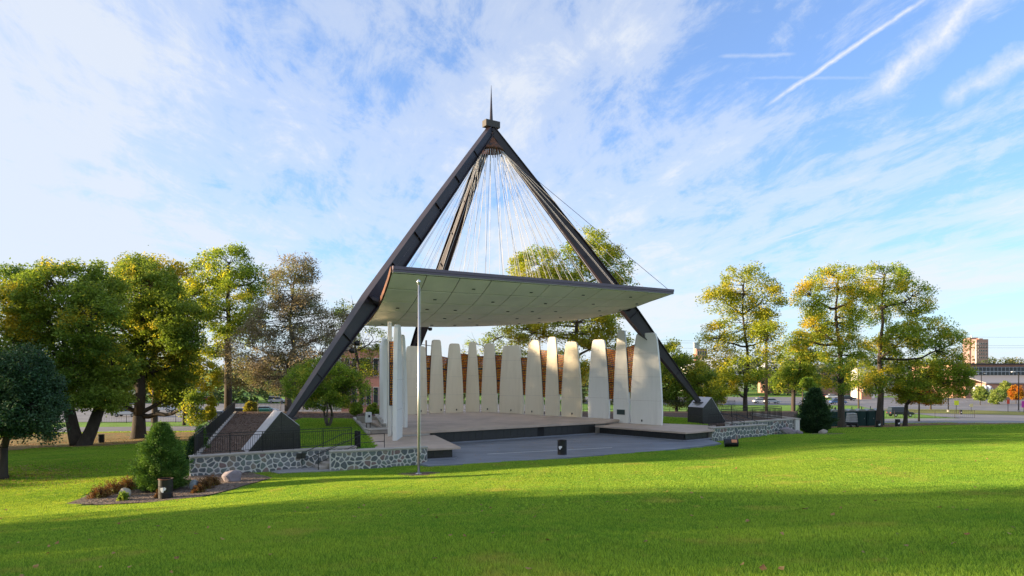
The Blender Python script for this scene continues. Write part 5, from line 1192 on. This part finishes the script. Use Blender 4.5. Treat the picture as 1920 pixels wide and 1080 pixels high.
ym = mat('yellow_sign', (.75, .80, .03), .5)
sign('bright yellow square sign on a post by the road', 1793, 142, 751, 759.5, .95, ym); sign('pale yellow sign further along the road', 1821, 150, 757, 763, .7, mat('pale_yellow_sign', (.7, .6, .3), .5))
sign('red and white sign at the junction', 1890, 150, 749, 757, .6, mat('red_sign', (.6, .06, .03), .5)); sign('magenta banner sign at the frame edge', 1919, 148, 752, 764, .9, mat('magenta_sign', (.45, .04, .35), .5))
for px, Y, lab in [(1508, 118, 'wooden utility pole behind the terrace railing')]: pass
X = TX(1437, 88); z = gz(X, 88); t = thing('utility_pole', 'slim brown utility pole behind the terrace railing', 'utility pole', (X, 88, z)); MB().tube([(X, 88, z), (X, 88, z+14.5)], [.22, .15], 8).build('pole', mat('pole_wood', (.20, .13, .085), .9, .2, 3, stretch=(1, 1, .2)), t)
MB().bar((X-1.2, 88, z+13.6), (X+1.2, 88, z+13.6), .12, .12).build('crossarm', M['bark2'], t)
X = TX(799, 150); z = -4; t = thing('utility_pole', 'dark utility pole between the back slabs and the roof', 'utility pole', (X, 150, z)); MB().tube([(X, 150, z), (X, 150, CAM_H+(HY-638)*150/FPX)], .2, 6).build('pole', M['bark'], t); MB().bar((X-1.3, 150, 10.6), (X+1.3, 150, 10.2), .14, .14).build('crossarm', M['bark'], t)
X = TX(1830, 300); t = thing('utility_pole', 'tall pale utility pole at the brick tower', 'utility pole', (X, 300, -5)); MB().tube([(X, 300, -5), (X, 300, CAM_H+(HY-642)*300/FPX)], .25, 6).build('pole', M['pale'], t); MB().bar((X-2, 300, 16), (X+2, 300, 16), .2, .2).build('crossarm', M['pale'], t)
t = thing('power_line', 'three faint power lines crossing the sky by the brick tower', 'power line', (TX(1830, 300), 300, 12))
for (y0, y1) in ((632, 626), (648, 641), (652, 645.5)):
    p0, p1 = ray(1825, y0, 300), ray(2200, y1-8, 285); MB().tube([p0.lerp(p1, k/8)+Vector((0, 0, -1.2*math.sin(math.pi*k/8))) for k in range(9)], .035, 4).build('cable', M['steel'], t)
t = thing('power_line', 'faint power lines crossing behind the yellow locust', 'power line', (TX(1250, 300), 300, 12))
for y0 in (637, 641, 651):
    p0, p1 = ray(1200, y0, 320), ray(1480, y0-2, 320); MB().tube([p0.lerp(p1, k/8)+Vector((0, 0, -.8*math.sin(math.pi*k/8))) for k in range(9)], .035, 4).build('cable', M['steel'], t)
def chainfence(label, pts, h=1.5, sp=3.0):
    t = thing('chain_link_fence', label, 'fence', (pts[0][0], pts[0][1], gz(*pts[0])))
    for a, b in zip(pts[:-1], pts[1:]):
        L = math.dist(a, b); n = max(1, int(L/sp)); pr = None
        for k in range(n+1):
            x, y = a[0]+(b[0]-a[0])*k/n, a[1]+(b[1]-a[1])*k/n; z = gz(x, y); MB().tube([(x, y, z), (x, y, z+h)], .04, 5).build('post', M['black'], t)
            if pr:
                for zz_ in (h-.03, .1): MB().tube([(pr[0], pr[1], pr[2]+zz_), (x, y, z+zz_)], .022, 4).build('rail', M['black'], t)
                wr_ = MB()
                for q in range(1, 10): wr_.bar((pr[0]+(x-pr[0])*q/10, pr[1]+(y-pr[1])*q/10, pr[2]+.1), (pr[0]+(x-pr[0])*q/10, pr[1]+(y-pr[1])*q/10, pr[2]+h), .01, .01, (1, 0, 0))
                wr_.build('wire_mesh', M['black'], t, kind='stuff')
            pr = (x, y, z)
chainfence('low dark fence along the west parking lot', [(-64, 106.5), (-45, 107), (-22, 109)], 1.3, 3.5)
chainfence('dark fence along the lawn beyond the granite pier', [(30, 90), (44, 118), (60, 120), (84, 124)], 1.4, 3.5)
bst = thing('bollard', 'short black bollard light by the east lot', 'bollard', (TX(1565, 120), 120, -3.6)); MB().tube([(TX(1565, 120), 120, -3.7), (TX(1565, 120), 120, -2.0)], .1, 8).build('post', M['black'], bst); MB().lathe((TX(1565, 120), 120, -2.0), [(.2, 0), (.2, .35), (.05, .45)], 8).build('cap', M['black'], bst)

# ------------------------------------------------------------------ lawn grass and litter
def grass_patch(name, n, h, wd, size=1.06):
    x = rng.uniform(-size/2, size/2, n); y = rng.uniform(-size/2, size/2, n); a = rng.uniform(0, 2*np.pi, n); hh = h*rng.uniform(.5, 1.25, n); ln_ = rng.normal(0, .45, (n, 2))*hh[:, None]
    w2 = wd*rng.uniform(.7, 1.3, n)/2; b0 = np.stack([x-np.cos(a)*w2, y-np.sin(a)*w2, np.full(n, -.01)], 1); b1 = np.stack([x+np.cos(a)*w2, y+np.sin(a)*w2, np.full(n, -.01)], 1)
    tp2 = np.stack([x+ln_[:, 0], y+ln_[:, 1], hh], 1); V = np.stack([b0, b1, tp2], 1).reshape(-1, 3); return V, np.arange(3*n).reshape(n, 3)
src = bpy.data.collections.new('grass_sources')
def grass_field(name, label, X_, Y_, Z_, patch, step):
    """one object: a grass patch instanced over the given points, tilted with the ground"""
    e = .5; gx_ = (ground(X_+e, Y_)-ground(X_-e, Y_))/(2*e); gy_ = (ground(X_, Y_+e)-ground(X_, Y_-e))/(2*e)
    me = bpy.data.meshes.new(name); me.vertices.add(len(X_)); me.vertices.foreach_set('co', np.stack([X_, Y_, Z_], 1).astype(np.float32).ravel())
    k = rng.integers(0, 4, len(X_))*np.pi/2
    rots = []
    for i in range(len(X_)):
        n_ = Vector((-gx_[i], -gy_[i], 1)).normalized(); q = n_.to_track_quat('Z', 'Y').to_matrix()
        tilt = Vector((0, 0, 1)).rotation_difference(n_).to_matrix() @ Matrix.Rotation(k[i], 3, 'Z'); rots.append(tilt.to_euler()[:])
    at = me.attributes.new('rot', 'FLOAT_VECTOR', 'POINT'); at.data.foreach_set('vector', np.array(rots, dtype=np.float32).ravel())
    o = bpy.data.objects.new(name, me); COL.objects.link(o); o['kind'] = 'stuff'; o['label'] = label
    pm = bpy.data.meshes.new('grass_patch'); V, F = patch; pm.from_pydata(V.tolist(), [], F.tolist()); pm.materials.append(M['blade'])
    po = bpy.data.objects.new('grass_patch', pm); src.objects.link(po)
    ng = bpy.data.node_groups.new(name, 'GeometryNodeTree'); ng.interface.new_socket('Geometry', in_out='INPUT', socket_type='NodeSocketGeometry'); ng.interface.new_socket('Geometry', in_out='OUTPUT', socket_type='NodeSocketGeometry')
    gi = ng.nodes.new('NodeGroupInput'); go = ng.nodes.new('NodeGroupOutput'); ip = ng.nodes.new('GeometryNodeInstanceOnPoints'); oi = ng.nodes.new('GeometryNodeObjectInfo'); na = ng.nodes.new('GeometryNodeInputNamedAttribute')
    oi.inputs['Object'].default_value = po; na.data_type = 'FLOAT_VECTOR'; na.inputs['Name'].default_value = 'rot'
    er = ng.nodes.new('FunctionNodeEulerToRotation'); ng.links.new(na.outputs[0], er.inputs[0])
    ng.links.new(gi.outputs[0], ip.inputs['Points']); ng.links.new(oi.outputs['Geometry'], ip.inputs['Instance']); ng.links.new(er.outputs[0], ip.inputs['Rotation']); ng.links.new(ip.outputs[0], go.inputs[0])
    md = o.modifiers.new('grass', 'NODES'); md.node_group = ng; return o
EXC = [ccw([tuple(p[:2]) for p in q]) for q in (FORE, BED, ringp, TER, [W(a, D) for a, D in WL], [W(a, D) for a, D in WR], [W(-23, -.3), W(-13, -.3), W(-13, 1), W(-23, 1)], [W(-16.2, -2.0), W(-10.2, -2.8), W(-10, -1), W(-16, -.8)], [W(-18.6, -.35), W(-18.4, -1.2), W(-15.6, -1.75), W(-13.8, -1.4), W(-13.8, 0.0)], [W(13, -2.9), W(19.5, -3), W(26.5, -.8), W(26.5, 2), W(13, 2)])]
def field(y0, y1, step, wid=.80):
    ys = np.arange(y0, y1, step); P_ = []
    for y in ys:
        xs = np.arange(-wid*y-3, wid*y+3, step); P_.append(np.stack([xs, np.full(len(xs), y)], 1))
    P_ = np.concatenate(P_); k = np.ones(len(P_), bool)
    for q in EXC: k &= ~inpoly(P_[:, 0], P_[:, 1], q)
    P_ = P_[k]; return P_[:, 0], P_[:, 1], ground(P_[:, 0], P_[:, 1])
X_, Y_, Z_ = field(4.5, 15, 1.0, 1.15); grass_field('grass', 'short mown grass of the lawn close by', X_, Y_, Z_, grass_patch('p', 5200, .058, .009), 1)
X_, Y_, Z_ = field(15, 62, 1.0, .9); grass_field('grass', 'short mown grass running down the slope', X_, Y_, Z_, grass_patch('p', 2400, .055, .019), 1)
EXC += [ccw([tuple(p[:2]) for p in q]) for q in (ROADR, ROADL, [(33, 80), (40, 79), (52, 81), (66, 78), (70, 83), (60, 90), (50, 94), (36, 95)], [(-62, 66), (-47, 62), (-30, 66), (-28, 78), (-32, 86), (-60, 86)])]
X_, Y_, Z_ = field(62.5, 96, 1.6); grass_field('grass', 'grass of the lawn beyond the stage', X_, Y_, Z_, grass_patch('p', 900, .10, .07, 1.7), 1)
for q_ in (LAWN_L, LAWN_R):
    qx = [p[0] for p in q_]; qy = [p[1] for p in q_]; xx, yy = np.meshgrid(np.arange(min(qx), max(qx), .4), np.arange(min(qy), max(qy), .4)); xx, yy = xx.ravel(), yy.ravel()
    k_ = inpoly(xx, yy, [(p[0], p[1]) for p in q_]); _g = ground; ground = lambda a, b: np.zeros(np.shape(a)); grass_field('grass', 'short grass of the raised terrace lawn', xx[k_], yy[k_], np.full(k_.sum(), .735), grass_patch('p', 220, .06, .03, .45), 1); ground = _g
def scatter_leaves(name, label, x, y, m_, size, h=.05):
    C = np.stack([x, y, ground(x, y)+h], 1); V, F = leaf_quads(C, size, .75, 1.5); o = fastmesh(name, V, F, m_, kind='stuff'); o['label'] = label
lt = leafmat('dry_fallen_leaves', (.30, .14, .04), (.42, .26, .09), (.20, .09, .04), 3, .4, .15)
n = 170; y = rng.uniform(6, 30, n); x = rng.uniform(-.75, .75, n)*y; scatter_leaves('fallen_leaves', 'few dry leaves lying on the lawn', x, y, lt, .10, .07)
n = 6000; x = rng.normal(-46, 7, n); y = rng.normal(70, 5, n); scatter_leaves('fallen_leaves', 'leaf litter under the old maples', x, y, lt, .17)
n = 1600; x = rng.normal(-27, 3.0, n); y = rng.normal(36.5, 2.0, n); scatter_leaves('fallen_leaves', 'leaf litter round the low dark evergreen', x, y, lt, .09, .06)
n = 4500; x = rng.normal(48, 7, n); y = rng.normal(85.5, 2.6, n); scatter_leaves('fallen_leaves', 'orange leaf litter under the locusts', x, y, lt, .18)


chips('fallen_leaves', FORE, 130, lt, lambda x, y: np.full(len(x), .035), .09)
chips('fallen_leaves', [W(a, D) for a, D in DECK], 60, lt, lambda x, y: np.full(len(x), 1.0), .08)
